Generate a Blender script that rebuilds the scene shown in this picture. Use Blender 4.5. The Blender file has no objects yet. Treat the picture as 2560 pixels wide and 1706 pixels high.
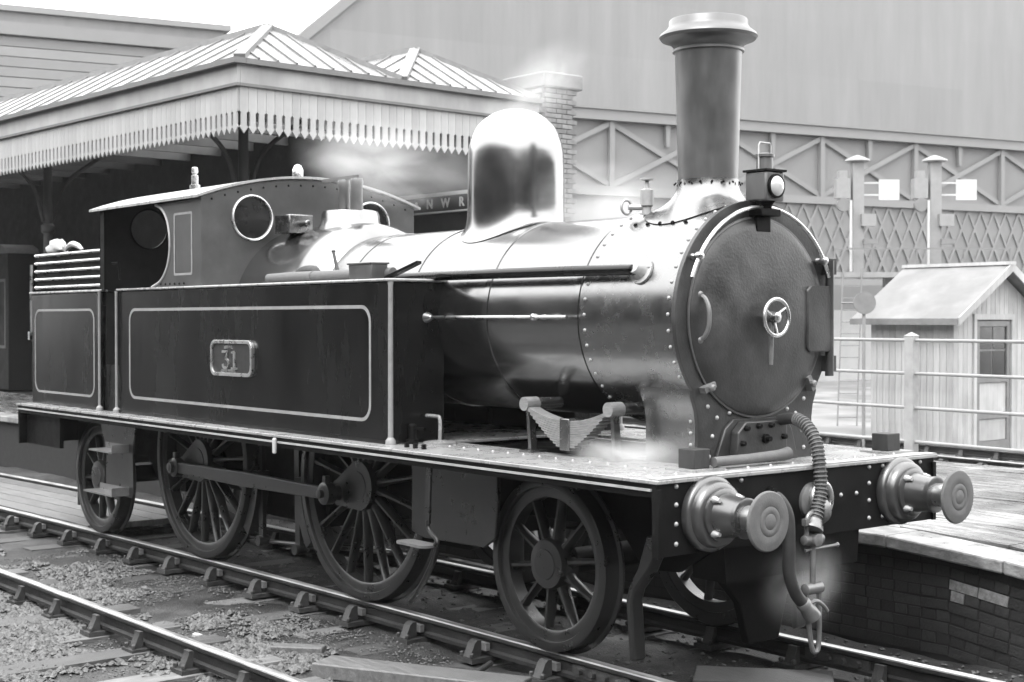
import bpy, math, random
from math import sin, cos, pi, radians, sqrt, atan2
from mathutils import Vector, Matrix, Euler
from mathutils.geometry import tessellate_polygon

random.seed(31)
scene = bpy.context.scene
col = scene.collection

# ------------------------------------------------------------------ camera
CAM = Vector((5.6449, -6.8295, 2.1214)); YAW = 0.67973; PITCH = -0.014706; FPX = 3645.97
FW = Vector((-cos(YAW)*cos(PITCH), sin(YAW)*cos(PITCH), sin(PITCH)))
RT = FW.cross(Vector((0, 0, 1))).normalized(); UPV = RT.cross(FW)
cam = bpy.data.cameras.new('camera'); cam.sensor_width = 36.0; cam.lens = FPX/2560*36
cam.clip_start = 0.1; cam.clip_end = 2000
camo = bpy.data.objects.new('camera', cam); col.objects.link(camo)
camo.matrix_world = Matrix((( RT.x, UPV.x, -FW.x, CAM.x), (RT.y, UPV.y, -FW.y, CAM.y), (RT.z, UPV.z, -FW.z, CAM.z), (0, 0, 0, 1)))
scene.camera = camo
cam.dof.use_dof = True; cam.dof.focus_distance = 9.3; cam.dof.aperture_fstop = 4.5

def px(x, y, ax, v):
    """direction of a photo pixel, met with the plane axis=v"""
    d = FW + RT*((x-1280)/FPX) - UPV*((y-853)/FPX)
    return CAM + d*((v-CAM[ax])/d[ax])

# ------------------------------------------------------------------ sky and sun (overcast, monochrome plate)
SUN_EL = radians(60)
w = bpy.data.worlds.new('World'); scene.world = w; w.use_nodes = True
nt = w.node_tree; nt.nodes.clear()
out = nt.nodes.new('ShaderNodeOutputWorld'); bg = nt.nodes.new('ShaderNodeBackground')
sky = nt.nodes.new('ShaderNodeTexSky'); sky.sky_type = 'NISHITA'; sky.sun_disc = False
sky.sun_elevation = SUN_EL; sky.dust_density = 6.0; sky.air_density = 1.5
sdir = Vector((0.25, -0.80, 0)).normalized()          # where the brighter part of the cloud stands
sky.sun_rotation = atan2(sdir.x, sdir.y)
bw = nt.nodes.new('ShaderNodeRGBToBW'); mx = nt.nodes.new('ShaderNodeMix'); mx.data_type = 'FLOAT'
mx.inputs[0].default_value = 0.75; mx.inputs[3].default_value = 21.0
nt.links.new(sky.outputs[0], bw.inputs[0]); nt.links.new(bw.outputs[0], mx.inputs[2])
nt.links.new(mx.outputs[0], bg.inputs[0]); bg.inputs[1].default_value = 0.10
nt.links.new(bg.outputs[0], out.inputs[0])
sl = bpy.data.lights.new('sun', 'SUN'); sl.energy = 0.8; sl.angle = radians(30); sl.color = (1, 1, 1)
so = bpy.data.objects.new('sun', sl); col.objects.link(so)
sv = Vector((sdir.x*cos(SUN_EL), sdir.y*cos(SUN_EL), sin(SUN_EL)))
so.rotation_euler = sv.to_track_quat('Z', 'Y').to_euler(); so.location = (0, -20, 30)

vs = scene.view_settings
vs.view_transform = 'Standard'; vs.look = 'None'; vs.gamma = 1.0; vs.use_curve_mapping = False
vs.exposure = 1.35
scene.render.engine = 'CYCLES'
cy = scene.cycles
cy.use_denoising = True; cy.max_bounces = 6; cy.diffuse_bounces = 3; cy.glossy_bounces = 4
cy.transmission_bounces = 4; cy.volume_bounces = 1; cy.caustics_reflective = False; cy.caustics_refractive = False
cy.sample_clamp_indirect = 4.0; cy.volume_step_rate = 2.0

# ------------------------------------------------------------------ materials (all grey: the plate is black and white)
MATS = {}
DIFFUSE_DIM = .58            # dims every non-metal base colour so sky reflections look stronger
def mat(name, base, rough=.6, var=.25, scale=3.0, bump=0.0, bscale=None, spec=.5, metal=0.0, coat=0.0, ior=1.5,
        stretch=(1, 1, 1), rnd=0.0, rvar=.15, detail=6, blotch=0.0, bl_scale=1.0):
    if metal < .3: base *= DIFFUSE_DIM
    m = bpy.data.materials.new(name); m.use_nodes = True
    n = m.node_tree; p = n.nodes['Principled BSDF']
    tc = n.nodes.new('ShaderNodeTexCoord'); mp = n.nodes.new('ShaderNodeMapping')
    mp.inputs['Scale'].default_value = stretch
    n.links.new(tc.outputs['Object'], mp.inputs[0])
    no = n.nodes.new('ShaderNodeTexNoise'); no.inputs['Scale'].default_value = scale; no.inputs['Detail'].default_value = detail
    no.inputs['Roughness'].default_value = .65
    n.links.new(mp.outputs[0], no.inputs['Vector'])
    mr = n.nodes.new('ShaderNodeMapRange'); mr.inputs[1].default_value = .3; mr.inputs[2].default_value = .7
    mr.inputs[3].default_value = base*(1-var); mr.inputs[4].default_value = base*(1+var)
    n.links.new(no.outputs[0], mr.inputs[0])
    last = mr.outputs[0]
    if blotch:
        n2 = n.nodes.new('ShaderNodeTexNoise'); n2.inputs['Scale'].default_value = bl_scale; n2.inputs['Detail'].default_value = 3
        n.links.new(tc.outputs['Object'], n2.inputs['Vector'])
        m2 = n.nodes.new('ShaderNodeMapRange'); m2.inputs[1].default_value = .38; m2.inputs[2].default_value = .62
        m2.inputs[3].default_value = 1-blotch; m2.inputs[4].default_value = 1+blotch
        n.links.new(n2.outputs[0], m2.inputs[0])
        mm = n.nodes.new('ShaderNodeMath'); mm.operation = 'MULTIPLY'
        n.links.new(last, mm.inputs[0]); n.links.new(m2.outputs[0], mm.inputs[1]); last = mm.outputs[0]
    if rnd:
        oi = n.nodes.new('ShaderNodeObjectInfo'); m3 = n.nodes.new('ShaderNodeMapRange')
        m3.inputs[3].default_value = 1-rnd; m3.inputs[4].default_value = 1+rnd
        n.links.new(oi.outputs['Random'], m3.inputs[0])
        mm = n.nodes.new('ShaderNodeMath'); mm.operation = 'MULTIPLY'
        n.links.new(last, mm.inputs[0]); n.links.new(m3.outputs[0], mm.inputs[1]); last = mm.outputs[0]
    cb = n.nodes.new('ShaderNodeCombineColor')
    for i in range(3): n.links.new(last, cb.inputs[i])
    n.links.new(cb.outputs[0], p.inputs['Base Color'])
    rr = n.nodes.new('ShaderNodeMapRange'); rr.inputs[1].default_value = .3; rr.inputs[2].default_value = .7
    rr.inputs[3].default_value = max(.03, rough-rvar); rr.inputs[4].default_value = min(1, rough+rvar)
    n.links.new(no.outputs[0], rr.inputs[0]); n.links.new(rr.outputs[0], p.inputs['Roughness'])
    p.inputs['Specular IOR Level'].default_value = spec; p.inputs['Metallic'].default_value = metal
    p.inputs['Coat Weight'].default_value = coat; p.inputs['Coat Roughness'].default_value = .12; p.inputs['IOR'].default_value = ior
    if bump:
        nb = n.nodes.new('ShaderNodeTexNoise'); nb.inputs['Scale'].default_value = bscale or scale*4; nb.inputs['Detail'].default_value = 5
        n.links.new(mp.outputs[0], nb.inputs['Vector'])
        bu = n.nodes.new('ShaderNodeBump'); bu.inputs['Strength'].default_value = bump; bu.inputs['Distance'].default_value = .02
        n.links.new(nb.outputs[0], bu.inputs['Height']); n.links.new(bu.outputs[0], p.inputs['Normal'])
    MATS[name] = m
    return m

mat('paint', .009, .25, .40, 3.2, .03, 1.6, spec=.26, rvar=.07, blotch=.35, bl_scale=1.6, stretch=(1, 1, .25))
mat('beam_paint', .010, .5, .45, 6, .05, 40, spec=.14, blotch=.4, bl_scale=3)
mat('paint_front', .050, .42, .45, 6, .12, 60, ior=1.6, rvar=.08, blotch=.4, bl_scale=2.5)
mat('cab_paint', .055, .42, .40, 4, .03, 40, ior=1.7, rvar=.06, blotch=.3, bl_scale=1.8)
mat('boiler_clad', .018, .19, .25, 3, .035, 3.2, ior=2.8, rvar=.06)
mat('smokebox_iron', .024, .25, .35, 12, .035, 5, ior=2.8, rvar=.05, detail=3)
mat('polished', .27, .22, .10, 3, .03, 4, spec=.5, metal=1.0, rvar=.06)
mat('chimney_paint', .115, .38, .35, 5, .03, 8, ior=1.9, rvar=.08, blotch=.3, bl_scale=3, stretch=(1, 1, .3))
mat('buffer_paint', .05, .30, .25, 6, .02, 40, ior=2.1, rvar=.06)
mat('bright_steel', .60, .30, .2, 8, 0, metal=1.0, rvar=.1)
mat('worn_edge', .62, .45, .2, 12, 0, ior=1.8)
mat('black_iron', .005, .55, .4, 6, .08, 40, spec=.14, blotch=.3, bl_scale=3)
mat('wheel_iron', .020, .32, .40, 6, .03, 30, spec=.8, blotch=.2, bl_scale=4, rvar=.08)
mat('plate_top', .46, .28, .10, 6, 0, 25, ior=2.0, blotch=.10, bl_scale=3, rvar=.05)
mat('lining', .42, .5, .2, 9)
mat('brass', .62, .30, .1, 10, metal=.9)
mat('plate_field', .03, .5, .2, 10)
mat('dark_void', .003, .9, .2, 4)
mat('coal', .018, .45, .5, 20, .4, 60)
mat('rag', .72, .9, .1, 10, .3, 40)
mat('rubber', .045, .55, .3, 14, .05, 60)
mat('hose_canvas', .20, .7, .2, 20, .1, 80)
mat('glass_dark', .03, .08, .1, 2, spec=.6)
mat('lens', .85, .12, .05, 4, spec=.8, coat=1)
mat('spring_steel', .34, .45, .3, 14, .08, 50, spec=.6, stretch=(1, 1, 5))
mat('forged', .20, .40, .3, 14, .05, 40, ior=2.0)
mat('oily_shade_ash', .022, .6, .5, 6, .8, 60, blotch=.4, bl_scale=1.3)  # oil-dark ash, set darker still to deepen shade under the locomotive
mat('wood_block', .05, .6, .3, 18, .1, 60, stretch=(1, 1, .3))
mat('rail_side', .018, .6, .45, 14, .2, 80, blotch=.4, bl_scale=4)
mat('rail_top', .55, .5, .3, 20, metal=1.0, stretch=(.1, 1, 1))
mat('chair_iron', .07, .55, .45, 14, .3, 60, rnd=.4)
mat('sleeper_wood', .20, .6, .4, 10, .45, 40, stretch=(3, .35, 1), rnd=.5)
mat('plank_wood', .24, .5, .3, 8, .35, 40, stretch=(.35, 4, 1), rnd=.2)
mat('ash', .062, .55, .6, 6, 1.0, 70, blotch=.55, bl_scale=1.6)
mat('ballast_stone', .16, .6, .8, 26, .3, 80, detail=2)
mat('far_ground', .08, .85, .35, .8, .3, 20)
mat('yard_ground', .30, .8, .3, .8, .2, 20, blotch=.25, bl_scale=.5)
mat('brick', .042, .75, .5, 20, .4, 70, rnd=.35)
mat('brick_pale', .38, .7, .45, 30, .3, 70)
mat('mortar', .03, .9, .3, 12)
mat('coping_stone', .40, .40, .40, 8, .3, 40, rnd=.18, blotch=.3, bl_scale=2)
mat('flagstone', .29, .26, .45, 5, .06, 30, rnd=.32, blotch=.45, bl_scale=1.0, stretch=(.5, 2, 1))
mat('canopy_paint', .54, .6, .16, 3, .02, 20, rnd=.10, stretch=(1, 1, .3), blotch=.12, bl_scale=1.0)
mat('canopy_trim', .22, .6, .2, 4)
mat('roof_pane', .43, .3, .22, 2, 0, spec=.3, rnd=.18, blotch=.15, bl_scale=1.5)
mat('lead_roof', .30, .55, .2, 5)
mat('iron_dark', .05, .6, .3, 5)
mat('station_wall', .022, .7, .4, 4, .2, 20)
mat('sign_board', .035, .5, .2, 6)
mat('letters', .70, .5, .08, 8)
mat('hut_board', .64, .65, .16, 6, .08, 30, rnd=.12, stretch=(4, 4, .3), blotch=.12, bl_scale=1.5)
mat('hut_roof', .29, .7, .18, 4, .15, 30, blotch=.12, bl_scale=1.5)
mat('hut_trim', .30, .65, .2, 6)
mat('fence_paint', .52, .55, .18, 6)
mat('fence_rail', .46, .5, .15, 6)
mat('signal_white', .80, .5, .05, 4)
mat('signal_grey', .42, .55, .1, 6)  # grey kept close to the shed tone, haze put into the colour
mat('signal_dark', .30, .55, .15, 6)
mat('shed_screen', .30, .8, .14, 1.2, 0, stretch=(1, 1, .12), rnd=.04)  # shed tones kept pale and close together, distance haze put into the colour
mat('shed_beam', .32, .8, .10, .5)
mat('shed_hazed', .30, .9, .12, .3)
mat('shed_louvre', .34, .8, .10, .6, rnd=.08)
mat('pier_brick', .30, .85, .25, 8, .2, 40, rnd=.22)  # brick and mortar lightened alike, so the pier looks hazed
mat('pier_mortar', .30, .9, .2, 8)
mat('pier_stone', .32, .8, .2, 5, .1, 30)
mat('white_wall', .72, .8, .08, 2)

# ------------------------------------------------------------------ mesh builder
class MB:
    def __init__(s): s.v = []; s.f = []; s.mi = []
    def add(s, vs, fs, mi=0):
        o = len(s.v); s.v += [tuple(q) for q in vs]
        for f in fs: s.f.append(tuple(i+o for i in f)); s.mi.append(mi)
        return s
    def box(s, c, d, rot=None, mi=0):
        hx, hy, hz = d[0]/2, d[1]/2, d[2]/2
        pts = [Vector((x, y, z)) for x in (-hx, hx) for y in (-hy, hy) for z in (-hz, hz)]
        R = Euler(rot).to_matrix() if rot else None
        c = Vector(c)
        pts = [(R @ q if R else q)+c for q in pts]
        return s.add(pts, [(0, 1, 3, 2), (4, 6, 7, 5), (0, 4, 5, 1), (2, 3, 7, 6), (0, 2, 6, 4), (1, 5, 7, 3)], mi)
    def b2(s, x0, x1, y0, y1, z0, z1, mi=0):
        return s.box(((x0+x1)/2, (y0+y1)/2, (z0+z1)/2), (abs(x1-x0), abs(y1-y0), abs(z1-z0)), mi=mi)
    def beam(s, a, b, wd, ht, mi=0, up=(0, 0, 1)):
        a = Vector(a); b = Vector(b); d = (b-a); L = d.length; d.normalize()
        u = Vector(up); sd = d.cross(u)
        if sd.length < 1e-4: sd = d.cross(Vector((1, 0, 0)))
        sd.normalize(); u = sd.cross(d)
        vs = []
        for q in (a, b):
            for i, j in ((-1, -1), (1, -1), (1, 1), (-1, 1)): vs.append(q+sd*(i*wd/2)+u*(j*ht/2))
        return s.add(vs, [(0, 1, 2, 3), (7, 6, 5, 4), (0, 4, 5, 1), (1, 5, 6, 2), (2, 6, 7, 3), (3, 7, 4, 0)], mi)
    def tube(s, pts, r, n=10, smooth=0, closed=False, mi=0):
        pts = [Vector(q) for q in pts]
        rs = list(r) if isinstance(r, (list, tuple)) else [r]*len(pts)
        if smooth and len(pts) > 2:
            P2, R2 = [], []
            m = len(pts)
            for i in range(m if closed else m-1):
                p0 = pts[i-1] if (i or closed) else pts[0]*2-pts[1]
                p1 = pts[i]; p2 = pts[(i+1) % m]; p3 = pts[(i+2) % m] if (closed or i+2 < m) else p2*2-p1
                for k in range(smooth):
                    t = k/smooth
                    P2.append(.5*((2*p1)+(p2-p0)*t+(2*p0-5*p1+4*p2-p3)*t*t+(3*p1-p0-3*p2+p3)*t**3))
                    R2.append(rs[i]*(1-t)+rs[(i+1) % m]*t)
            if not closed: P2.append(pts[-1]); R2.append(rs[-1])
            pts, rs = P2, R2
        m = len(pts); vs = []; nrm = None
        for i in range(m):
            if closed: t = pts[(i+1) % m]-pts[i-1]
            else: t = pts[min(i+1, m-1)]-pts[max(i-1, 0)]
            t.normalize()
            if nrm is None:
                nrm = t.cross(Vector((0, 0, 1)))
                if nrm.length < .1: nrm = t.cross(Vector((1, 0, 0)))
            nrm = (nrm-t*nrm.dot(t)).normalized(); bn = t.cross(nrm)
            for k in range(n):
                a = 2*pi*k/n; vs.append(pts[i]+(nrm*cos(a)+bn*sin(a))*rs[i])
        fs = []
        for i in range(m if closed else m-1):
            j = (i+1) % m
            for k in range(n):
                l = (k+1) % n; fs.append((i*n+k, i*n+l, j*n+l, j*n+k))
        if not closed: fs += [tuple(range(n-1, -1, -1)), tuple(range((m-1)*n, m*n))]
        return s.add(vs, fs, mi)
    def lathe(s, o, axis, prof, n=40, mi=0, caps=True, a0=0, a1=2*pi):
        o = Vector(o)
        A = {'X': (Vector((1, 0, 0)), Vector((0, 1, 0)), Vector((0, 0, 1))), 'Y': (Vector((0, 1, 0)), Vector((0, 0, 1)), Vector((1, 0, 0))),
             'Z': (Vector((0, 0, 1)), Vector((1, 0, 0)), Vector((0, 1, 0)))}[axis] if isinstance(axis, str) else axis
        vs = []; full = abs(a1-a0-2*pi) < 1e-6; m = n if full else n+1
        for a, r in prof:
            for k in range(m):
                t = a0+(a1-a0)*k/n; vs.append(o+A[0]*a+(A[1]*cos(t)+A[2]*sin(t))*r)
        fs = []
        for i in range(len(prof)-1):
            for k in range(n):
                l = (k+1) % m; fs.append((i*m+k, i*m+l, (i+1)*m+l, (i+1)*m+k))
        if caps and full: fs += [tuple(range(m-1, -1, -1)), tuple(range((len(prof)-1)*m, len(prof)*m))]
        return s.add(vs, fs, mi)
    def prism(s, poly, plane, a0, a1, holes=(), mi=0):
        loops = [list(poly)]+[list(h) for h in holes]
        def P(u, v, a): return {'XZ': (u, a, v), 'YZ': (a, u, v), 'XY': (u, v, a)}[plane]
        flat = [q for l in loops for q in l]
        tri = tessellate_polygon([[Vector((u, v, 0)) for u, v in l] for l in loops]) if (holes or len(poly) > 4) else None
        n = len(flat); vs = [P(u, v, a0) for u, v in flat]+[P(u, v, a1) for u, v in flat]
        fs = []
        if tri:
            for t in tri: fs.append(tuple(t)); fs.append(tuple(i+n for i in reversed(t)))
        else: fs += [tuple(range(n)), tuple(range(2*n-1, n-1, -1))]
        b = 0
        for l in loops:
            k = len(l)
            for i in range(k):
                j = (i+1) % k; fs.append((b+i, b+j, b+j+n, b+i+n))
            b += k
        return s.add(vs, fs, mi)
    def rivet(s, p, nrm, r=.011):
        nrm = Vector(nrm).normalized(); t = nrm.cross(Vector((0, 0, 1)))
        if t.length < .1: t = nrm.cross(Vector((1, 0, 0)))
        t.normalize(); b = nrm.cross(t)
        return s.lathe(p, (nrm, t, b), [(-.002, r), (r*.35, r*.92), (r*.75, r*.5), (r*.9, r*.05)], 7)
    def sweep(s, path, prof, mis):
        n = len(prof); vs = []
        m = len(path)
        for i in range(m):
            t = (Vector(path[min(i+1, m-1)])-Vector(path[max(i-1, 0)])).normalized(); sd = Vector((0, 0, 1)).cross(t).normalized()
            for a, z in prof: vs.append(Vector(path[i])+sd*a+Vector((0, 0, z)))
        for i in range(m-1):
            for k in range(n):
                l = (k+1) % n
                s.f.append(tuple(len(s.v)+q for q in (i*n+k, i*n+l, (i+1)*n+l, (i+1)*n+k))); s.mi.append(mis[k])
        o = len(s.v); s.v += [tuple(q) for q in vs]
        s.f += [tuple(o+k for k in range(n-1, -1, -1)), tuple(o+(m-1)*n+k for k in range(n))]; s.mi += [mis[0], mis[0]]
        return s
    def mesh(s, name, mats, smooth=38):
        import bmesh
        me = bpy.data.meshes.new(name); me.from_pydata(s.v, [], s.f)
        mats = mats if isinstance(mats, (list, tuple)) else [mats]
        for k in mats: me.materials.append(MATS[k])
        if len(mats) > 1: me.polygons.foreach_set('material_index', s.mi)
        bm = bmesh.new(); bm.from_mesh(me); bmesh.ops.recalc_face_normals(bm, faces=bm.faces); bm.to_mesh(me); bm.free()
        if smooth:
            me.polygons.foreach_set('use_smooth', [True]*len(me.polygons)); me.set_sharp_from_angle(angle=radians(smooth))
        me.update()
        return me

LOC = {}
def put(name, data, parent=None, loc=None, rot=None):
    o = bpy.data.objects.new(name, data); col.objects.link(o)
    if parent is not None:
        o.parent = parent
        if parent in LOC: o.matrix_parent_inverse = Matrix.Translation(-LOC[parent])
    if loc is not None: o.location = loc
    if rot is not None: o.rotation_euler = rot
    return o
def loose(mb):
    par = list(range(len(mb.v)))
    def find(i):
        while par[i] != i: par[i] = par[par[i]]; i = par[i]
        return i
    for f in mb.f:
        for i in f[1:]: par[find(i)] = find(f[0])
    groups = {}
    for f, k in zip(mb.f, mb.mi): groups.setdefault(find(f[0]), []).append((f, k))
    res = []
    for fs in groups.values():
        idx = {}; q = MB()
        for f, k in fs:
            for i in f:
                if i not in idx: idx[i] = len(q.v); q.v.append(mb.v[i])
            q.f.append(tuple(idx[i] for i in f)); q.mi.append(k)
        res.append(q)
    return res
def obs(name, mb, m, parent=None, **kw):
    return [ob(name, q, m, parent, **kw) for q in loose(mb)]
def ob(name, mb, m, parent=None, smooth=38, bevel=0, label=None, seg=2):
    o = put(name, mb.mesh(name, m, smooth), parent)
    if bevel:
        b = o.modifiers.new('bevel', 'BEVEL'); b.width = bevel; b.segments = seg; b.limit_method = 'ANGLE'; b.angle_limit = radians(40)
    if label: o['label'] = label
    return o
def tag(o, label, cat, group=None):
    o['label'] = label; o['category'] = cat
    if group: o['group'] = group
    return o
def struct(o, label=None):
    o['kind'] = 'structure'
    if label: o['label'] = label
    return o
def thing(name, loc, label, cat, group=None):
    o = bpy.data.objects.new(name, None); col.objects.link(o); o.location = loc; LOC[o] = Vector(loc)
    o.empty_display_size = .3
    return tag(o, label, cat, group)
def circ(cx, cy, r, n=36, a0=0, a1=2*pi, ry=None):
    return [(cx+r*cos(a0+(a1-a0)*k/n), cy+(ry or r)*sin(a0+(a1-a0)*k/n)) for k in range(n if abs(a1-a0) > 6.28 else n+1)]
def rrect(x0, x1, y0, y1, r, n=6):
    p = []
    for cx, cy, a in ((x1-r, y1-r, 0), (x0+r, y1-r, pi/2), (x0+r, y0+r, pi), (x1-r, y0+r, 1.5*pi)):
        p += [(cx+r*cos(a+pi/2*k/n), cy+r*sin(a+pi/2*k/n)) for k in range(n+1)]
    return p
def text_mesh(body, size, depth, matname, M, bold=.0):
    cu = bpy.data.curves.new('t', 'FONT'); cu.body = body; cu.size = size; cu.extrude = depth; cu.align_x = 'CENTER'; cu.align_y = 'CENTER'; cu.offset = bold
    cu.resolution_u = 3
    to = bpy.data.objects.new('t', cu); col.objects.link(to)
    dg = bpy.context.evaluated_depsgraph_get(); me = bpy.data.meshes.new_from_object(to.evaluated_get(dg))
    bpy.data.objects.remove(to); bpy.data.curves.remove(cu)
    me.transform(M); me.materials.clear(); me.materials.append(MATS[matname])
    return me

# ================================================================== ground, tracks
def curve_off(x, k=.0028): return -k*max(0, -(x+2.0))**2
struct(ob('ground', MB().add([(-220, -80, -.32), (60, -80, -.32), (60, 220, -.32), (-220, 220, -.32)], [(0, 1, 2, 3)]), 'far_ground'),
       'grey yard ground stretching away behind the platform')
struct(ob('yard', MB().add([(-120, 7.2, -.30), (40, 7.2, -.30), (40, 120, -.30), (-120, 120, -.30)], [(0, 1, 2, 3)]), 'yard_ground'), 'pale trodden yard surface round the hut beyond the platform')
def hgt(x, y):
    return .016*(sin(3.1*x+1.7*y)*sin(2.3*y-.9*x+1)+.6*sin(7.3*x-4.1*y)*sin(5.7*y+2.2*x)) + .006*sin(19*x+13*y)*sin(17*y-11*x)
mb = MB(); NX, NY = 240, 110; X0, X1, Y0, Y1 = -40.0, 3.0, -7.0, 1.74
xs = [X1-(X1-X0)*(k/NX)**1.7 for k in range(NX+1)]; ys = [Y0+(Y1-Y0)*k/NY for k in range(NY+1)]
vs_ = [(x, y, -.205+hgt(x, y)) for x in xs for y in ys]
fs_ = [(i*(NY+1)+j, (i+1)*(NY+1)+j, (i+1)*(NY+1)+j+1, i*(NY+1)+j+1) for i in range(NX) for j in range(NY)]
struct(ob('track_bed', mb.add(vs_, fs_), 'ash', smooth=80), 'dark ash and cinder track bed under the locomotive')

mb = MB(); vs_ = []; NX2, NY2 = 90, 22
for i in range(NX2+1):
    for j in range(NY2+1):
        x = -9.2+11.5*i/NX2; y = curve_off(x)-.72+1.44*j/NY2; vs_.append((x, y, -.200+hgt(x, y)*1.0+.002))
struct(ob('four_foot', mb.add(vs_, [(i*(NY2+1)+j, (i+1)*(NY2+1)+j, (i+1)*(NY2+1)+j+1, i*(NY2+1)+j+1) for i in range(NX2) for j in range(NY2)]), 'oily_shade_ash', smooth=80), 'oil soaked ground between the rails, darkened further for shade under the locomotive')
# loose ballast, one mass
mb = MB(); rs = random.Random(5)
def stone(x, y, z, r):
    a = rs.random()*6.28; ca, sa = cos(a), sin(a)
    sx, sy, sz = r*rs.uniform(.8, 1.4), r*rs.uniform(.6, 1.0), r*rs.uniform(.45, .8)
    vs = []
    for u, v, q in ((1, 0, .1), (-1, .1, -.1), (.1, 1, .05), (-.1, -1, 0), (.15, .1, 1), (0, -.1, -1), (.62, .6, .45), (-.6, -.55, .4)):
        u += rs.uniform(-.15, .15); v += rs.uniform(-.15, .15)
        vs.append((x+(u*sx*ca-v*sy*sa), y+(u*sx*sa+v*sy*ca), z+q*sz))
    mb.add(vs, [(0, 6, 4), (6, 2, 4), (2, 1, 4), (1, 7, 4), (7, 3, 4), (3, 0, 4), (0, 2, 6), (1, 3, 7), (0, 3, 5), (3, 1, 5), (1, 2, 5), (2, 0, 5)])
n_st = 0
for _ in range(60000):
    x = rs.uniform(-9.5, .6); y = rs.uniform(-4.4, -.95)
    d = sin(x*1.9+y*2.7)+.7*sin(4.1*x-3.3*y+2)+.5*sin(9*x+5*y)
    lim = -.55 if y < -2.45 else (.1 if y < -1.6 else .8)
    if d < lim+rs.uniform(-.5, .5): continue
    stone(x, y, -.2+hgt(x, y)+.004, rs.choice((.014, .017, .02, .025, .032, .038)) if y < -1.3 else .015)
    n_st += 1
for _ in range(30000):
    x = rs.uniform(-8.5, .4); y = rs.uniform(-4.2, -.85)
    if sin(x*2.3-y*1.7+1)+.8*sin(5.1*x+4.3*y)+.5*sin(11*x-7*y) > rs.uniform(-.9, .9): stone(x, y, -.2+hgt(x, y)+.002, rs.choice((.006, .008, .010, .012)))
for _ in range(1500):
    x = rs.uniform(-10, 1.2); y = rs.uniform(-.6, 1.65)
    stone(x, y, -.2+hgt(x, y)+.004, rs.choice((.014, .018, .022)))
o = ob('ballast', mb, 'ballast_stone', smooth=0); o['kind'] = 'stuff'
o['label'] = 'loose grey ballast stones scattered over the ash between the tracks'

HEAD = [(-.035, -.012), (-.031, -.003), (-.02, 0), (.02, 0), (.031, -.003), (.035, -.012), (.035, -.035), (.010, -.050), (.010, -.105), (.032, -.118), (.032, -.142),
        (-.032, -.142), (-.032, -.118), (-.010, -.105), (-.010, -.050), (-.035, -.035)]
HM = [1, 1, 1, 1, 1]+[0]*11
def chair_mesh():
    m = MB()
    m.b2(-.085, .085, -.15, .18, -.185, -.152)
    for sgn, y0 in ((1, .065), (-1, -.045)):
        prof = [(0, -.150), (.10 if sgn > 0 else .07, -.150), (.075 if sgn > 0 else .05, -.105), (.055 if sgn > 0 else .03, -.06), (.03, -.042), (0, -.042)]
        m.prism([(y0+sgn*u, z) for u, z in prof], 'YZ', -.038, .038)
    for x in (-.055, .055): m.lathe((x, .155, -.145), 'Z', [(0, .018), (.02, .018), (.028, .01)], 7)
    for x in (-.055, .055): m.lathe((x, -.125, -.145), 'Z', [(0, .018), (.02, .018), (.028, .01)], 7)
    return m
CH = chair_mesh().mesh('chair', 'chair_iron', 30)
KEY = MB().box((0, .047, -.085), (.17, .036, .05)).mesh('key', 'sleeper_wood', 0)
def sleeper_mesh(L=2.62):
    m = MB(); m.b2(-.125, .125, -L/2, L/2, -.31, -.180)
    return m
SLP = sleeper_mesh().mesh('sleeper', 'sleeper_wood', 0)
def track(name, label, yc, x0, x1, off, chairs, rails=(-.7525, .7525), sleepers=True, jit=.03, sink=0.0):
    t = thing(name, (0, yc, -.3), label, 'track'); del t['category']; struct(t)
    for r in rails:
        N = max(2, int((x1-x0)/.5)); path = [(x0+(x1-x0)*k/N, yc+r+off(x0+(x1-x0)*k/N), 0) for k in range(N+1)]
        ob('rail', MB().sweep(path, HEAD, HM), ['rail_side', 'rail_top'], t, smooth=30)
    x = x1-.2; rr = random.Random(int(yc*10)+7)
    while sleepers and x > x0:
        xx = x+rr.uniform(-jit, jit); sl = put('sleeper', SLP, t, (xx, yc+off(xx)+rr.uniform(-.05, .05), rr.uniform(-.008, .012)-sink), (0, 0, rr.uniform(-.012, .012)))
        if chairs(x):
            for r in rails:
                s_ = -1 if r < 0 else 1
                c_ = put('chair', CH, sl, (0, r+(off(xx)+yc-sl.location.y), 0 if True else 0), (0, 0, 0 if s_ > 0 else pi)); c_.location.z = -sl.location.z
                k_ = put('wooden_key', KEY, sl, (rr.uniform(-.02, .02), r+(off(xx)+yc-sl.location.y), 0), (0, 0, 0 if s_ > 0 else pi)); k_.location.z = -sl.location.z
        x -= .74
    return t
main_t = track('main_track', 'pair of bullhead rails curving under the black locomotive', 0, -40, 3.2, curve_off, lambda x: x > -20, sink=.024)
near_t = track('near_track', 'shiny rail and half buried sleepers of the track in the foreground', -3.19, -24, .8, lambda x: -.0010*max(0, -(x+4))**2, lambda x: x > -10)
sid_t = track('siding_track', 'siding rails in the yard between the platform fence and the pale hut', 13.4, -40, 8, lambda x: -.09*(x+7.5), lambda x: -13 < x < 0)
# fishplate on the near running rail and on the far one
mb = MB(); mb.b2(-1.24, -.72, -.775-.0, -.763, -.112, -.046)
for k in range(4): mb.lathe((-1.16+.12*k, -.776, -.08), 'Y', [(-.03, .02), (.0, .022)], 6)
ob('fishplate', mb, 'chair_iron', main_t)
mb = MB(); mb.b2(-.62, -.10, .729, .741, -.112, -.046)
for k in range(4): mb.lathe((-.54+.12*k, .729, -.08), 'Y', [(-.03, .02), (.0, .022)], 6)
ob('fishplate', mb, 'chair_iron', main_t)
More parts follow.
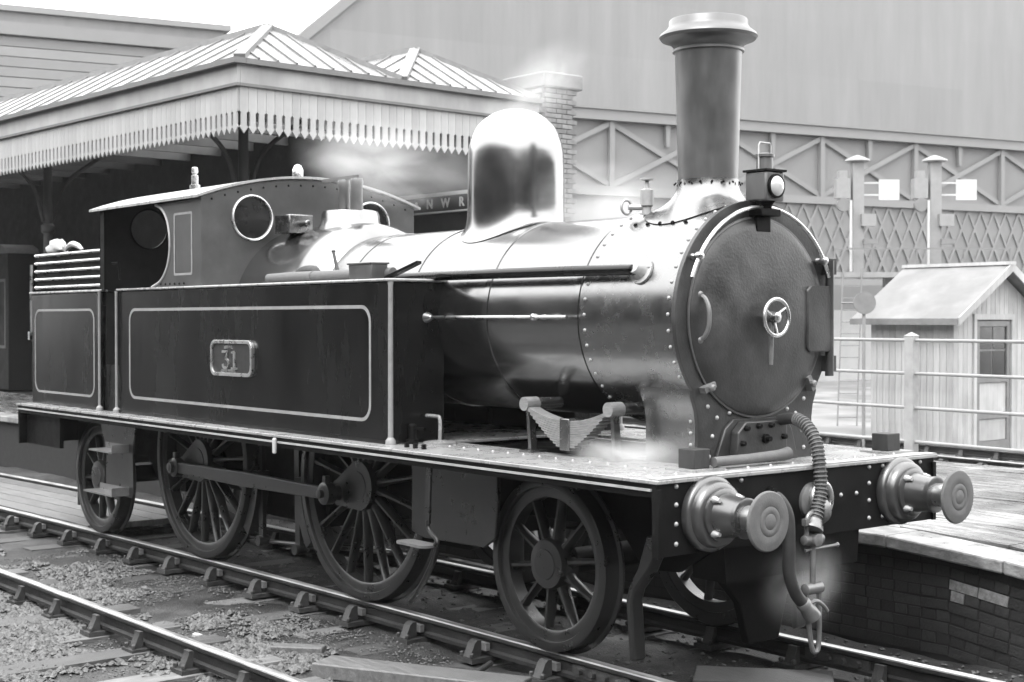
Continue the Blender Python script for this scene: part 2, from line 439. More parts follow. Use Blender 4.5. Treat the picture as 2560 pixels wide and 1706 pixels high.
# boards of the barrow crossing behind the locomotive
BC = thing('barrow_crossing', (-13.5, 0, -.2), 'worn pale plank crossing laid between the rails behind the locomotive', 'planks')
for k in range(5):
    xa, xb = -22.0, -8.9; y = -.50+.25*k
    mb = MB(); N = 12; path = [(xa+(xb-xa)*i/N, y+curve_off(xa+(xb-xa)*i/N), -.02) for i in range(N+1)]
    mb.sweep(path, [(-.118, -.06), (.118, -.06), (.118, 0), (-.118, 0)], [0]*4)
    ob('plank', mb, 'plank_wood', BC, smooth=0)
# loose timbers, boards and a point rod lying by the near rail
def timber(name, a, b, wd, ht, m, label, cat, group=None):
    return tag(ob(name, MB().beam(a, b, wd, ht), m, bevel=.01), label, cat, group)
timber('timber_baulk', (-2.60, -1.78, -.165), (-1.30, -1.12, -.165), .26, .10, 'plank_wood', 'pale sawn timber baulk lying beside the chaired rail under the leading wheel', 'timber')
timber('timber_offcut', (-3.30, -1.75, -.18), (-3.02, -1.5, -.18), .12, .07, 'plank_wood', 'short timber offcut lying in the cinders between the tracks', 'timber')
timber('wide_board', (-.95, .02, -.185), (-.28, .60, -.185), .42, .03, 'plank_wood', 'pale wide board lying between the rails below the hanging coupling', 'board')
mb = MB(); mb.tube([(-1.85, -.95, -.13), (-1.45, -1.62, -.15)], .019, 8); mb.lathe((-1.45, -1.62, -.15), 'Z', [(-.03, .035), (.03, .035)], 10)
tag(ob('point_rod', mb, 'chair_iron'), 'thin iron point rod running out from under the near rail', 'rod')
for i, q in enumerate(((-4.05, -1.95), (-3.0, -3.05))):
    mb2 = mb; mb = MB(); p = [(q[0]+.05*cos(a)*(1+.3*sin(3*a)), q[1]+.035*sin(a)*(1+.25*cos(2*a))) for a in [k*.7 for k in range(9)]]
    mb.prism(p, 'XY', -.192, -.172); tag(ob('paper_scrap', mb, 'rag'), ('crumpled white paper scrap lying on the ballast beyond the shiny rail', 'white paper scrap between the sleepers of the foreground track')[i], 'paper')

# ================================================================== platform
PZ = .60
def plat_y(x): return 1.69-.0013*max(0, -(x+2.0))**2
def plat_z(x): return PZ-.125*max(0, x+.25)
PL = thing('platform', (-6, 4, -.2), 'low stone paved platform with brick face and sloping end ramp', 'platform'); del PL['category']; struct(PL)
mb = MB(); xs = [-60, -40, -30, -22, -16, -12, -8, -5, -2, -.25, 1.2, 4.5]
prof = []
for x in xs: prof.append([(x, plat_y(x)+.34, plat_z(x)-.045), (x, 6.75-.083*(x+4.0) if x > -8 else 7.08, plat_z(x)-.045)])
vs_ = []; fs_ = []
for a in prof: vs_ += [a[0], a[1], (a[0][0], a[0][1], -.35), (a[1][0], a[1][1], -.35)]
for i in range(len(xs)-1):
    b = i*4; fs_ += [(b, b+4, b+5, b+1), (b+1, b+5, b+7, b+3), (b, b+2, b+6, b+4)]
ob('core', mb.add(vs_, fs_), 'mortar', PL, smooth=0)
# coping stones
x = 4.0; rr = random.Random(3); n = 0
while x > -34:
    L = rr.uniform(.85, 1.15); xa, xb = x-L+.008, x
    if n < 40:
        za, zb = plat_z(xa), plat_z(xb); ya, yb = plat_y(xa), plat_y(xb); dz = rr.uniform(-.006, .004); wdt = .40
        mb = MB(); mb.add([(xa, ya, za+dz), (xb, yb, zb+dz), (xb, yb+wdt, zb+dz), (xa, ya+wdt, za+dz), (xa, ya, za-.095), (xb, yb, zb-.095), (xb, yb+wdt, zb-.095), (xa, ya+wdt, za-.095)],
                          [(0, 1, 2, 3), (7, 6, 5, 4), (0, 4, 5, 1), (1, 5, 6, 2), (2, 6, 7, 3), (3, 7, 4, 0)])
        ob('coping_stone', mb, 'coping_stone', PL, smooth=0, bevel=.014)
    x -= L; n += 1
# flagstones
y_rows = [2.10, 2.75, 3.45, 4.1, 4.8, 5.5, 6.15, 6.6]
for r in range(len(y_rows)-1):
    x = 3.0-.4*(r % 2)
    while x > -15 or (x > -34 and r < 4):
        L = rr.uniform(.7, 1.1) if x > -9 else rr.uniform(2.2, 3.2); xa, xb = x-L+.010, x; ya, yb = y_rows[r]+.006, y_rows[r+1]-.006
        sh = (plat_y((xa+xb)/2)-1.69)
        lim = 6.75-.083*((xa+xb)/2+4.0)
        if ya < lim:
            yb = min(yb, lim)
            dz = rr.uniform(-.004, .004)
            mb = MB(); mb.add([(xa, ya+sh, plat_z(xa)+dz), (xb, ya+sh, plat_z(xb)+dz), (xb, yb+sh, plat_z(xb)+dz), (xa, yb+sh, plat_z(xa)+dz)]+
                              [(q[0], q[1], q[2]-.05) for q in ((xa, ya+sh, plat_z(xa)), (xb, ya+sh, plat_z(xb)), (xb, yb+sh, plat_z(xb)), (xa, yb+sh, plat_z(xa)))],
                              [(0, 1, 2, 3), (0, 4, 5, 1), (1, 5, 6, 2), (2, 6, 7, 3), (3, 7, 4, 0)])
            ob('flagstone', mb, 'flagstone', PL, smooth=0)
        x -= L
# brick face: bricks near the open end one by one, the rest as one face
BR = {}
def brick_mesh(L, k):
    if (L, k) not in BR:
        q = random.Random(k+int(L*1000)); m = MB(); j = lambda: q.uniform(-.004, .004)
        h = .066; pts = [(sx*L/2+j(), sy*.05, sz*h/2+j()) for sx in (-1, 1) for sy in (-1, 1) for sz in (-1, 1)]
        m.add(pts, [(0, 1, 3, 2), (4, 6, 7, 5), (0, 4, 5, 1), (2, 3, 7, 6), (0, 2, 6, 4), (1, 5, 7, 3)])
        BR[(L, k)] = m.mesh('brick', 'brick', 0)
        BR[(L, k, 'p')] = m.mesh('brick', 'brick_pale', 0)
    return BR[(L, k)]
zc = plat_z(0)-.095-.04; row = 0; nb = 0; rest = MB()
for row in range(9):
    z = .51-.04-.078*row
    x = 3.0-(.117 if row % 2 else 0)
    while x > -12:
        head = row % 2 == 1
        L = .104 if head else .220
        xc = x-L/2; zt = z-.125*max(0, xc+.25)
        if zt > -.3:
            yb = plat_y(xc)+.125+rr.uniform(-.005, .004)
            if xc > -1.6 and xc < 1.3 and nb < 290:
                k = rr.randrange(5); me = brick_mesh(L, k)
                if (row, round(xc*2)) in ((2, 0), (3, 0)) and rr.random() < .7: me = BR[(L, k, 'p')]
                put('brick', me, PL, (xc, yb, zt), (0, .125 if xc > -.25 else 0, 0)); nb += 1
            else:
                rest.b2(xc-L/2, xc+L/2, yb-.05, yb+.05, zt-.033, zt+.033)
        x -= L+.011
o = ob('brick_face', rest, 'brick', PL, smooth=0); o['kind'] = 'stuff'
mb = MB()
for i in range(len(xs)-1):
    xa, xb = xs[i], xs[i+1]
    mb.add([(xa, plat_y(xa)+.082, -.4), (xb, plat_y(xb)+.082, -.4), (xb, plat_y(xb)+.082, plat_z(xb)-.09), (xa, plat_y(xa)+.082, plat_z(xa)-.09)], [(0, 1, 2, 3)])
ob('mortar_bed', mb, 'mortar', PL, smooth=0)

# platform fence
FE = thing('platform_fence', (-4.0, 6.6, PZ), 'pale post and rail fence along the back of the platform', 'fence')
def fy(x): return 6.613-.083*(x+4.025)
for x in (-4.025, -7.9, .0, 3.6):
    if x > 2: continue
    mb = MB(); zt = 1.973; zb = plat_z(x)-.1
    mb.b2(x-.055, x+.055, fy(x)-.055, fy(x)+.055, zb, zt-.03)
    mb.add([(x-.06, fy(x)-.06, zt-.03), (x+.06, fy(x)-.06, zt-.03), (x+.06, fy(x)+.06, zt-.03), (x-.06, fy(x)+.06, zt-.03), (x, fy(x), zt+.012)], [(0, 1, 4), (1, 2, 4), (2, 3, 4), (3, 0, 4), (3, 2, 1, 0)])
    ob('post', mb, 'fence_paint', FE, smooth=0)
for z in (1.895, 1.532, 1.156, .785):
    mb = MB(); mb.tube([(-9.3, fy(-9.3), z), (.6, fy(.6), z)], .019, 10)
    ob('fence_rail', mb, 'fence_rail', FE)
# ================================================================== station canopy
CO = Vector((-10.95, 2.12, 0)); CU = Vector((-.99885, -.048, 0)); CV = Vector((-.055, .9985, 0))
def CP(u, v, z): q = CO+CU*u+CV*v; return (q.x, q.y, z)
CN = thing('platform_canopy', CP(6, 2.5, PZ), 'pale station canopy with pointed valance boards and two hipped glazed roofs', 'canopy')
CL = 30.0; CW = 5.20
def strip(name, u0, u1, v0, v1, z0, z1, m, parent=CN):
    mb = MB(); p = [CP(u, v, z) for z in (z0, z1) for u, v in ((u0, v0), (u1, v0), (u1, v1), (u0, v1))]
    mb.add(p, [(3, 2, 1, 0), (4, 5, 6, 7), (0, 1, 5, 4), (1, 2, 6, 5), (2, 3, 7, 6), (3, 0, 4, 7)])
    return ob(name, mb, m, parent, smooth=0)
# fascia: side and front, gutter above, moulding below
strip('fascia', -.02, CL, -.03, .02, 5.12, 5.36, 'canopy_paint'); strip('fascia', -.025, .025, .021, CW, 5.12, 5.36, 'canopy_paint')
strip('gutter', -.11, CL, -.12, .05, 5.362, 5.43, 'canopy_trim'); strip('gutter', -.112, .05, .052, CW, 5.362, 5.43, 'canopy_trim')
strip('moulding', -.05, CL, -.055, -.0, 5.085, 5.122, 'canopy_trim'); strip('moulding', -.052, .03, .002, CW, 5.085, 5.122, 'canopy_trim')
BW = .132
def board_mesh():
    m = MB(); h = BW/2-.002; g = h-.022
    poly = [(-h, 5.09), (-h, 4.775), (-g, 4.755), (-g, 4.60), (-h+.004, 4.57), (0, 4.49), (h-.004, 4.57), (g, 4.60), (g, 4.755), (h, 4.775), (h, 5.09)]
    return m.prism(poly, 'XZ', -.011, .011)
BM = board_mesh().mesh('valance_board', 'canopy_paint', 0)
a_s = atan2(CU.y, CU.x); a_f = atan2(CV.y, CV.x)
for k in range(int(26/BW)):
    q = CP(BW*(k+.5), 0, 0); put('valance_board', BM, CN, q, (0, 0, a_s))
for k in range(int(CW/BW)):
    q = CP(0, BW*(k+.5)+.012, 0); put('valance_board', BM, CN, q, (0, 0, a_f))
# roofs: two bays, hip at the front
RZ, EZ, HS = 6.18, 5.43, 1.34
def slope_piece(name, pts, m, th=.02):
    a, b, c = Vector(pts[0]), Vector(pts[1]), Vector(pts[2]); nrm = (b-a).cross(c-a).normalized()
    if nrm.z < 0: nrm = -nrm
    k = len(pts); mb = MB(); up = [tuple(Vector(q)+nrm*th) for q in pts]
    mb.add([tuple(q) for q in pts]+up, [tuple(range(k)), tuple(range(2*k-1, k-1, -1))]+[(i, (i+1) % k, (i+1) % k+k, i+k) for i in range(k)])
    return ob(name, mb, m, CN, smooth=0)
for bay in range(2):
    v0, v1 = bay*CW/2, (bay+1)*CW/2; vm = (v0+v1)/2; hw = CW/4
    # front hip panes
    NP = 9
    for i in range(NP):
        va, vb = v0+(v1-v0)*i/NP+.02, v0+(v1-v0)*(i+1)/NP-.02
        def top(v): t = 1-abs(v-vm)/hw; return CP(HS*t, v, EZ+(RZ-EZ)*t)
        pts = [CP(-.03, va, EZ), CP(-.03, vb, EZ)]
        if va < vm < vb: pts += [top(vb), CP(HS, vm, RZ), top(va)]
        else: pts += [top(vb), top(va)]
        slope_piece('roof_pane', pts, 'roof_pane')
        if i:
            v = va-.02; p0 = Vector(CP(-.03, v, EZ+.02)); p1 = Vector(top(v)); ob('glazing_bar', MB().beam(p0, p1+Vector((0, 0, .02)), .035, .05), 'lead_roof', CN, smooth=0)
    # side slopes: panes along the length
    U0 = 0; 
    for side, vv in ((0, v0), (1, v1)):
        if side == 1 and bay == 1: continue
        step = .62; u = 0.0; n = 0
        while u < CL-.1:
            ue = min(u+step, CL)
            def topu(q): t = min(1, q/HS); return CP(q, vv+(vm-vv)*t, EZ+(RZ-EZ)*t)
            pts = [CP(u+.02, vv, EZ), CP(ue-.02, vv, EZ), topu(ue-.02), topu(u+.02)]
            if u+.02 < HS < ue-.02: pts = [CP(u+.02, vv, EZ), CP(ue-.02, vv, EZ), topu(ue-.02), CP(HS, vm, RZ), topu(u+.02)]
            if n < 26: slope_piece('roof_pane', pts, 'roof_pane')
            elif n == 26: slope_piece('roof_pane', [CP(u, vv, EZ), CP(CL, vv, EZ), CP(CL, vm, RZ), CP(u, vm, RZ)], 'roof_pane')
            if 0 < n < 26: ob('glazing_bar', MB().beam(Vector(CP(u, vv, EZ+.02)), Vector(topu(u))+Vector((0, 0, .02)), .035, .05), 'lead_roof', CN, smooth=0)
            u = ue; n += 1
    # hips and ridge capped in lead
    for a, b in ((CP(-.03, v0, EZ+.02), CP(HS, vm, RZ+.02)), (CP(-.03, v1, EZ+.02), CP(HS, vm, RZ+.02)), (CP(HS, vm, RZ+.02), CP(CL, vm, RZ+.02))):
        ob('ridge_capping', MB().beam(a, b, .15, .08), 'lead_roof', CN, smooth=0)
strip('valley_gutter', 0, CL, CW/2-.08, CW/2+.08, EZ-.02, EZ+.04, 'lead_roof')
strip('far_gable_roof', .02, CL, CW-1.28, CW+.02, EZ-.06, EZ-.02, 'lead_roof')
# bearer, posts and brackets
for u in (1.6, 8.0, 14.5, 21.0):
    q = Vector(CP(u, 1.05, 0)); mb = MB()
    mb.lathe((q.x, q.y, 0), 'Z', [(PZ-.02, .16), (PZ+.22, .16), (PZ+.26, .10), (3.6, .075), (3.64, .12), (3.74, .12), (3.78, .075), (5.1, .07)], 14)
    po = ob('post', mb, 'iron_dark', CN)
    for sgn in (-1, 1):
        pts = [CP(u, 1.05+sgn*.08, 3.8), CP(u, 1.05+sgn*.30, 4.45), CP(u, 1.05+sgn*.95, 4.98)]
        ob('bracket', MB().tube(pts, .035, 8, smooth=5), 'iron_dark', po)
for u in [1.6+1.1*k for k in range(20)]:
    ob('rafter', MB().beam(CP(u, .05, 5.15), CP(u, CW-.05, 5.15), .07, .14), 'canopy_paint' if u < 9 else 'iron_dark', CN, smooth=0)

# ================================================================== station building under the canopy
SB = thing('station_building', CP(8, 4.2, PZ), 'dark station building wall standing in shade under the canopy', 'building')
def SP(u, z, o=0): q = CO+CU*u+CV*(3.92-o); return (q.x, q.y, z)
def wallbox(name, u0, u1, z0, z1, o0, o1, m, parent):
    mb = MB(); p = [SP(u, z, o) for z in (z0, z1) for u, o in ((u0, o0), (u1, o0), (u1, o1), (u0, o1))]
    mb.add(p, [(3, 2, 1, 0), (4, 5, 6, 7), (0, 1, 5, 4), (1, 2, 6, 5), (2, 3, 7, 6), (3, 0, 4, 7)]); return ob(name, mb, m, parent, smooth=0)
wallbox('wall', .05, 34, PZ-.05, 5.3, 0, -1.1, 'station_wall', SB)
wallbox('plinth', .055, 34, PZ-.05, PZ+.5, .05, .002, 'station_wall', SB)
for i, u in enumerate((2.4, 5.2, 8.0, 12.5, 15.0, 19.5)):
    f = wallbox('window' if i % 3 != 2 else 'door', u, u+1.0, PZ+(.95 if i % 3 != 2 else .02), PZ+2.6, .06, .004, 'hut_trim', SB)
    wallbox('pane', u+.09, u+.91, PZ+(1.04 if i % 3 != 2 else 1.3), PZ+2.5, .075, .062, 'glass_dark', f)
    wallbox('mullion', u+.48, u+.52, PZ+(1.04 if i % 3 != 2 else 1.3), PZ+2.5, .09, .076, 'hut_trim', f)
SG = thing('name_board', SP(.6, 3.8), 'dark board lettered L & N W R in white on the wall behind the dome', 'sign')
wallbox('board', -.45, 2.1, 3.72, 3.94, .10, .03, 'sign_board', SG)
wallbox('edge_strip', -.46, 2.11, 3.941, 3.995, .13, .02, 'letters', SG); wallbox('edge_strip', -.46, 2.11, 3.70, 3.719, .12, .02, 'letters', SG)
for ch, u in zip('L&NWR', (1.47, 1.20, .88, .51, .14)):
    q = SP(u, 3.83, .104); M = Matrix.Translation(q) @ Matrix.Rotation(atan2(-CU.y, -CU.x), 4, 'Z') @ Matrix.Rotation(pi/2, 4, 'X')
    put('letter', text_mesh(ch, .19 if ch != '&' else .14, .006, 'letters', M, .004), SG)
# cabinet on the platform by the wall
q = SP(15.0, PZ, .55); CB = thing('platform_cabinet', q, 'tall dark panelled cabinet with pale rounded top by the station wall', 'cabinet')
mb = MB(); mb.b2(q[0]-.55, q[0]+.55, q[1]-.3, q[1]+.3, PZ, PZ+2.95); ob('body', mb, 'station_wall', CB, bevel=.02)
mb = MB(); mb.prism([(q[0]-.62, PZ+2.95), (q[0]+.62, PZ+2.95), (q[0]+.55, PZ+3.06), (q[0]+.25, PZ+3.15), (q[0]-.25, PZ+3.15), (q[0]-.55, PZ+3.06)], 'XZ', q[1]-.36, q[1]+.36); ob('top', mb, 'hut_board', CB, smooth=0)
mb = MB(); mb.prism(rrect(q[0]-.42, q[0]+.42, PZ+.9, PZ+2.4, .02), 'XZ', q[1]-.318, q[1]-.302, holes=[rrect(q[0]-.36, q[0]+.36, PZ+.96, PZ+2.34, .02)]); ob('frame', mb, 'hut_trim', CB, smooth=0)

# ================================================================== brick pier beyond the canopy
BP = thing('brick_pier', (-13, 9.3, 0), 'tall brick pier with flat stone cap half hidden in drifting steam', 'pier')
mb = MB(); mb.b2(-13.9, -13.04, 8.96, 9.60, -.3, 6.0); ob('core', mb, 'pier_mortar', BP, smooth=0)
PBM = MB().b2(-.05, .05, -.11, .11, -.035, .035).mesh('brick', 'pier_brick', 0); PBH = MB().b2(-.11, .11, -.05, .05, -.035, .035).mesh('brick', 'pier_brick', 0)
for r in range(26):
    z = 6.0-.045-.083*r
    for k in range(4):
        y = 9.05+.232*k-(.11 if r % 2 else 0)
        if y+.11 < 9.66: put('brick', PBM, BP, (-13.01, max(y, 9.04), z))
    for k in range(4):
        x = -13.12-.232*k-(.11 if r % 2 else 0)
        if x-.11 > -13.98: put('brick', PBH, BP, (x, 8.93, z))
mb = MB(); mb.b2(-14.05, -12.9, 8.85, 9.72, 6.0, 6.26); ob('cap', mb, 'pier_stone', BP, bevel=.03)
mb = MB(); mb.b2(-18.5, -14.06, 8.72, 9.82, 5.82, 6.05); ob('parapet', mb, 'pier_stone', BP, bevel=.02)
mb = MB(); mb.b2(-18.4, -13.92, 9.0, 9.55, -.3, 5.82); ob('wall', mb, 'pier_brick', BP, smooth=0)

# ================================================================== hut beyond the fence
HU = thing('yard_hut', (-10.1, 16.5, -.3), 'pale boarded hut with pitched roof standing beyond the fence', 'hut')
HX0, HX1, HY0, HY1, HE, HR = -11.0, -9.26, 15.08, 17.9, 2.2, 3.0
HM_ = (HY0+HY1)/2
mb = MB(); mb.prism([(HY0+.03, -.32), (HY1-.03, -.32), (HY1-.03, HE-.02), (HM_, HR-.1), (HY0+.03, HE-.02)], 'YZ', HX0+.03, HX1-.03); ob('frame', mb, 'hut_trim', HU, smooth=0)
n = 13; wdb = (HX1-HX0)/n
bm_ = MB().b2(-wdb/2+.004, wdb/2-.004, -.012, .018, -.32, HE).mesh('wall_board', 'hut_board', 0)
for k in range(n): put('wall_board', bm_, HU, (HX0+wdb*(k+.5), HY0+.01, 0))
n = 20; wdb = (HY1-HY0)/n
for k in range(n):
    y0, y1 = HY0+wdb*k+.004, HY0+wdb*(k+1)-.004
    zt = lambda y: HE+(HR-HE)*(1-abs(y-HM_)/((HY1-HY0)/2))-.03
    door = 15.72 < (y0+y1)/2 < 16.86
    zb = 2.14 if door else -.32
    mb = MB(); mb.prism([(y0, zb), (y1, zb), (y1, zt(y1)), (y0, zt(y0))], 'YZ', HX1-.025, HX1+.012); ob('wall_board', mb, 'hut_board', HU, smooth=0)
for sgn, ye in ((-1, HY0-.22), (1, HY1+.22)):
    ze = HE-.12
    p = [(ye, ze), (HM_, HR+.06), (HM_, HR+.12), (ye, ze+.06)]
    mb = MB(); mb.prism(p, 'YZ', HX0-.28, HX1+.25); ob('roof_slope', mb, 'hut_roof', HU, smooth=0)
    mb = MB(); mb.prism([(ye, ze-.06), (HM_, HR-.02), (HM_, HR+.14), (ye, ze+.08)], 'YZ', HX1+.252, HX1+.28); ob('bargeboard', mb, 'hut_board', HU, smooth=0)
mb = MB(); mb.beam((HX0-.3, HM_, HR+.13), (HX1+.29, HM_, HR+.13), .16, .06); ob('ridge', mb, 'hut_board', HU, smooth=0)
mb = MB(); mb.b2(HX0-.28, HX1+.25, HY0-.26, HY0-.21, HE-.17, HE-.07); ob('gutter', mb, 'hut_trim', HU, smooth=0)
mb = MB(); mb.prism([(15.74, 2.12), (16.84, 2.12), (16.84, -.3), (15.74, -.3)], 'YZ', HX1-.06, HX1-.02); d = ob('door', mb, 'hut_trim', HU, smooth=0)
for y0, y1, z0, z1 in ((15.78, 15.86, -.3, 2.1), (16.72, 16.80, -.3, 2.1), (15.861, 16.719, 2.0, 2.1), (15.861, 16.719, 1.0, 1.12), (15.861, 16.719, -.3, -.05), (15.861, 16.719, .35, .45)):
    mb = MB(); mb.b2(HX1-.02, HX1+.02, y0, y1, z0, z1); ob('door_rail', mb, 'hut_trim', d, smooth=0)
for y0, y1, z0, z1 in ((15.87, 16.27, 1.6, 1.99), (16.31, 16.71, 1.6, 1.99), (15.87, 16.27, 1.13, 1.56), (16.31, 16.71, 1.13, 1.56)):
    mb = MB(); mb.b2(HX1-.018, HX1-.008, y0, y1, z0, z1); ob('pane', mb, 'glass_dark', d, smooth=0)
for z0, z1 in ((-.04, .34), (.46, .99)):
    mb = MB(); mb.b2(HX1-.018, HX1-.004, 15.87, 16.71, z0, z1); ob('door_panel', mb, 'hut_board', d, smooth=0)
mb = MB(); mb.b2(HX1-.03, HX1+.045, 15.66, 15.74, -.3, 2.2); mb.b2(HX1-.03, HX1+.045, 16.84, 16.92, -.3, 2.2); mb.b2(HX1-.03, HX1+.047, 15.66, 16.92, 2.12, 2.22); ob('door_frame', mb, 'hut_board', HU, smooth=0)

# ================================================================== bracket signal
SX, SY = -15.86, 20.8; R2 = Vector((RT.x, RT.y, 0)).normalized(); F2 = Vector((FW.x, FW.y, 0)).normalized()
def SQ(r, f, z): q = Vector((SX, SY, 0))+R2*r+F2*f; return (q.x, q.y, z)
SI = thing('bracket_signal', (SX, SY, -.3), 'bracket signal with two pale posts carrying lamps and white arm plates', 'signal')
def sbox(name, r0, r1, f0, f1, z0, z1, m, parent=SI):
    mb = MB(); p = [SQ(r, f, z) for z in (z0, z1) for r, f in ((r0, f0), (r1, f0), (r1, f1), (r0, f1))]
    mb.add(p, [(3, 2, 1, 0), (4, 5, 6, 7), (0, 1, 5, 4), (1, 2, 6, 5), (2, 3, 7, 6), (3, 0, 4, 7)]); return ob(name, mb, m, parent, smooth=0)
sbox('main_post', .75, 1.0, .0, .25, -.3, 3.1, 'signal_grey')
pf = sbox('platform', -.55, 3.6, -.35, .75, 3.10, 3.22, 'signal_grey')
for r in (-.5, .35, 1.4, 2.5, 3.55): sbox('stanchion', r-.015, r+.015, -.33, -.30, 3.22, 3.75, 'signal_dark', pf)
sbox('guard_rail', -.52, 3.58, -.335, -.295, 3.74, 3.78, 'signal_dark', pf)
ob('brace', MB().tube([SQ(.9, .1, 1.5), SQ(1.6, .1, 2.5), SQ(3.2, .1, 3.08)], .06, 8, smooth=5), 'signal_dark', SI)
for r0 in (.12, 1.93):
    z0 = 3.22; zt = 5.80
    D_ = sbox('signal_post', r0-.13, r0+.13, 0, .26, z0, zt, 'signal_grey')
    mb = MB(); q = SQ(r0, .13, 0); mb.lathe((q[0], q[1], 0), 'Z', [(zt, .2), (zt+.03, .30), (zt+.07, .28), (zt+.16, .06), (zt+.17, .01)], 12); ob('cap', mb, 'signal_grey', D_)
    l = sbox('lamp', r0-.52, r0-.20, -.05, .27, 4.95, 5.42, 'signal_grey', D_)
    sbox('lamp_top', r0-.46, r0-.26, 0, .2, 5.425, 5.60, 'signal_grey', D_)
    mb = MB(); q = SQ(r0-.36, -.06, 4.80); mb.lathe(q, (F2, R2, Vector((0, 0, 1))), [(-.02, .16), (.12, .16)], 14); ob('lens', mb, 'signal_dark', D_)
    sbox('arm_plate', r0+.50, r0+.98, .1, .13, 4.92, 5.40, 'signal_white', D_)
    for z in (5.02, 5.30): sbox('arm_bracket', r0+.132, r0+.498, .10, .12, z, z+.04, 'signal_white', D_)
    sbox('pulley_box', r0+.05, r0+.38, -.15, -.01, 4.30, 4.58, 'signal_grey', D_)
    sbox('counterweight', r0+.1, r0+.42, -.15, -.01, 3.88, 4.0, 'signal_dark', D_)
    ob('down_rod', MB().tube([SQ(r0-.2, -.1, 3.25), SQ(r0-.2, -.1, 4.9)], .03, 6), 'signal_white', D_)
ld = MB()
LD = thing('signal_ladder', SQ(-.2, -.5, -.3), 'thin iron ladder leaning up to the signal platform', 'ladder')
for r in (-.42, .02): ob('stile', MB().tube([SQ(r-.15, -.95, -.32), SQ(r+.1, -.37, 3.3)], .018, 6), 'signal_dark', LD)
for k in range(12):
    t = .06+.075*k; ob('rung', MB().tube([SQ(-.57+.25*t, -.95+.58*t, -.32+3.62*t), SQ(-.13+.25*t, -.95+.58*t, -.32+3.62*t)], .012, 6), 'signal_dark', LD)

d_ = FW + RT*((2160-1280)/FPX) - UPV*((758-853)/FPX); q = CAM+d_*26.0
SD = thing('signal_disc', (q.x, q.y, -.3), 'small grey round disc signal on a thin post behind the hut roof', 'signal')
ob('post', MB().tube([(q.x, q.y, -.35), (q.x, q.y, q.z)], .03, 8), 'signal_grey', SD)
ob('disc', MB().lathe((q.x, q.y, q.z), (F2, R2, Vector((0, 0, 1))), [(-.06, .2), (-.035, .2)], 24), 'signal_dark', SD)
ob('arm', MB().tube([tuple(q+R2*-.42+F2*-.03), tuple(q+R2*-.15+F2*-.03)], .02, 6), 'signal_dark', SD)
# ================================================================== great train sheds far behind
GU = Vector((.199, .981, 0)).normalized(); GN = Vector((GU.y, -GU.x, 0))       # along the screen / towards the viewer
def GP(s, z, o=0): q = Vector((-35.0, 38.3, 0))+GU*s+GN*o; return (q.x, q.y, z)
GS = thing('train_shed', GP(5, 0), 'huge grey gabled train shed screen over an open lattice truss', 'shed')
def gpoly(name, pts, o0, o1, m, parent=GS):
    k = len(pts); mb = MB(); tri = tessellate_polygon([[Vector((s, z, 0)) for s, z in pts]])
    mb.add([GP(s, z, o0) for s, z in pts]+[GP(s, z, o1) for s, z in pts], [tuple(t) for t in tri]+[tuple(i+k for i in reversed(t)) for t in tri]+[(i, (i+1) % k, (i+1) % k+k, i+k) for i in range(k)])
    return ob(name, mb, m, parent, smooth=0)
def rake(s): 
    pts = [(-26, 5.0), (-19.0, 12.1), (-17.6, 13.46), (-11, 19), (-3, 23.5), (6, 26), (60, 26)]
    for (a, b), (c, d) in zip(pts, pts[1:]):
        if a <= s <= c: return b+(d-b)*(s-a)/(c-a)
    return 26
zr = [10.27, 12.4, 14.6, 16.8, 19.2, 21.6, 26]
for i in range(len(zr)-1):                                                       # boarded panels of the screen, in tiers
    z0, z1 = zr[i], zr[i+1]
    s = -21.0
    while rake(s) < z0 + .02: s += .05
    while s < 36:
        e = 6*math.floor(s/6+1+1e-6)
        ss = [s+(e-s)*k/6 for k in range(7)]
        topl = [(q, min(z1, rake(q))) for q in ss]
        if max(z for _, z in topl) > z0+.05:
            topl = [(q, max(z, z0+.01)) for q, z in topl]
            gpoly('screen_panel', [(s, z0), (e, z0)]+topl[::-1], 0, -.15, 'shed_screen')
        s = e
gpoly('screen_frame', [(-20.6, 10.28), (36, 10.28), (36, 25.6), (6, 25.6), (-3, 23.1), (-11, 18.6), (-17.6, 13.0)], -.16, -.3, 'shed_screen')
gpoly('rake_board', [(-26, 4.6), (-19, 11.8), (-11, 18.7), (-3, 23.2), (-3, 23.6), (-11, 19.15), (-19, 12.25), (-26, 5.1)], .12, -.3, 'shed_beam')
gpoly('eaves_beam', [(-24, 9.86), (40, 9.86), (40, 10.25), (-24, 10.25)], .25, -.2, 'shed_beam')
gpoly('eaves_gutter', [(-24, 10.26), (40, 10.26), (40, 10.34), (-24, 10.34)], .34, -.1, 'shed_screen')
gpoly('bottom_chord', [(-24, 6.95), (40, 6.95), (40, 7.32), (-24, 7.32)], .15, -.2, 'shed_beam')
s = -22.0; k = 0
while s < 30:
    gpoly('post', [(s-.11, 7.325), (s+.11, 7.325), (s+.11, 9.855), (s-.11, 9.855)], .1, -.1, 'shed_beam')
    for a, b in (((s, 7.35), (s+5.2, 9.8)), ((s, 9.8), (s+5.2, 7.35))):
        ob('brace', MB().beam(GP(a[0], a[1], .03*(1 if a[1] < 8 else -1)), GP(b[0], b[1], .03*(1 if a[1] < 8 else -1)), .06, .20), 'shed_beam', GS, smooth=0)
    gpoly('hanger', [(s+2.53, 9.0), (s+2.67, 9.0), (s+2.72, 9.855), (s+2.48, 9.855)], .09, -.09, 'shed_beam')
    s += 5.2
for s in (-20, -9.6, .8, 11.2, 21.6, 32): gpoly('column', [(s-.25, -.3), (s+.25, -.3), (s+.25, 6.945), (s-.25, 6.945)], .1, -.3, 'shed_beam')
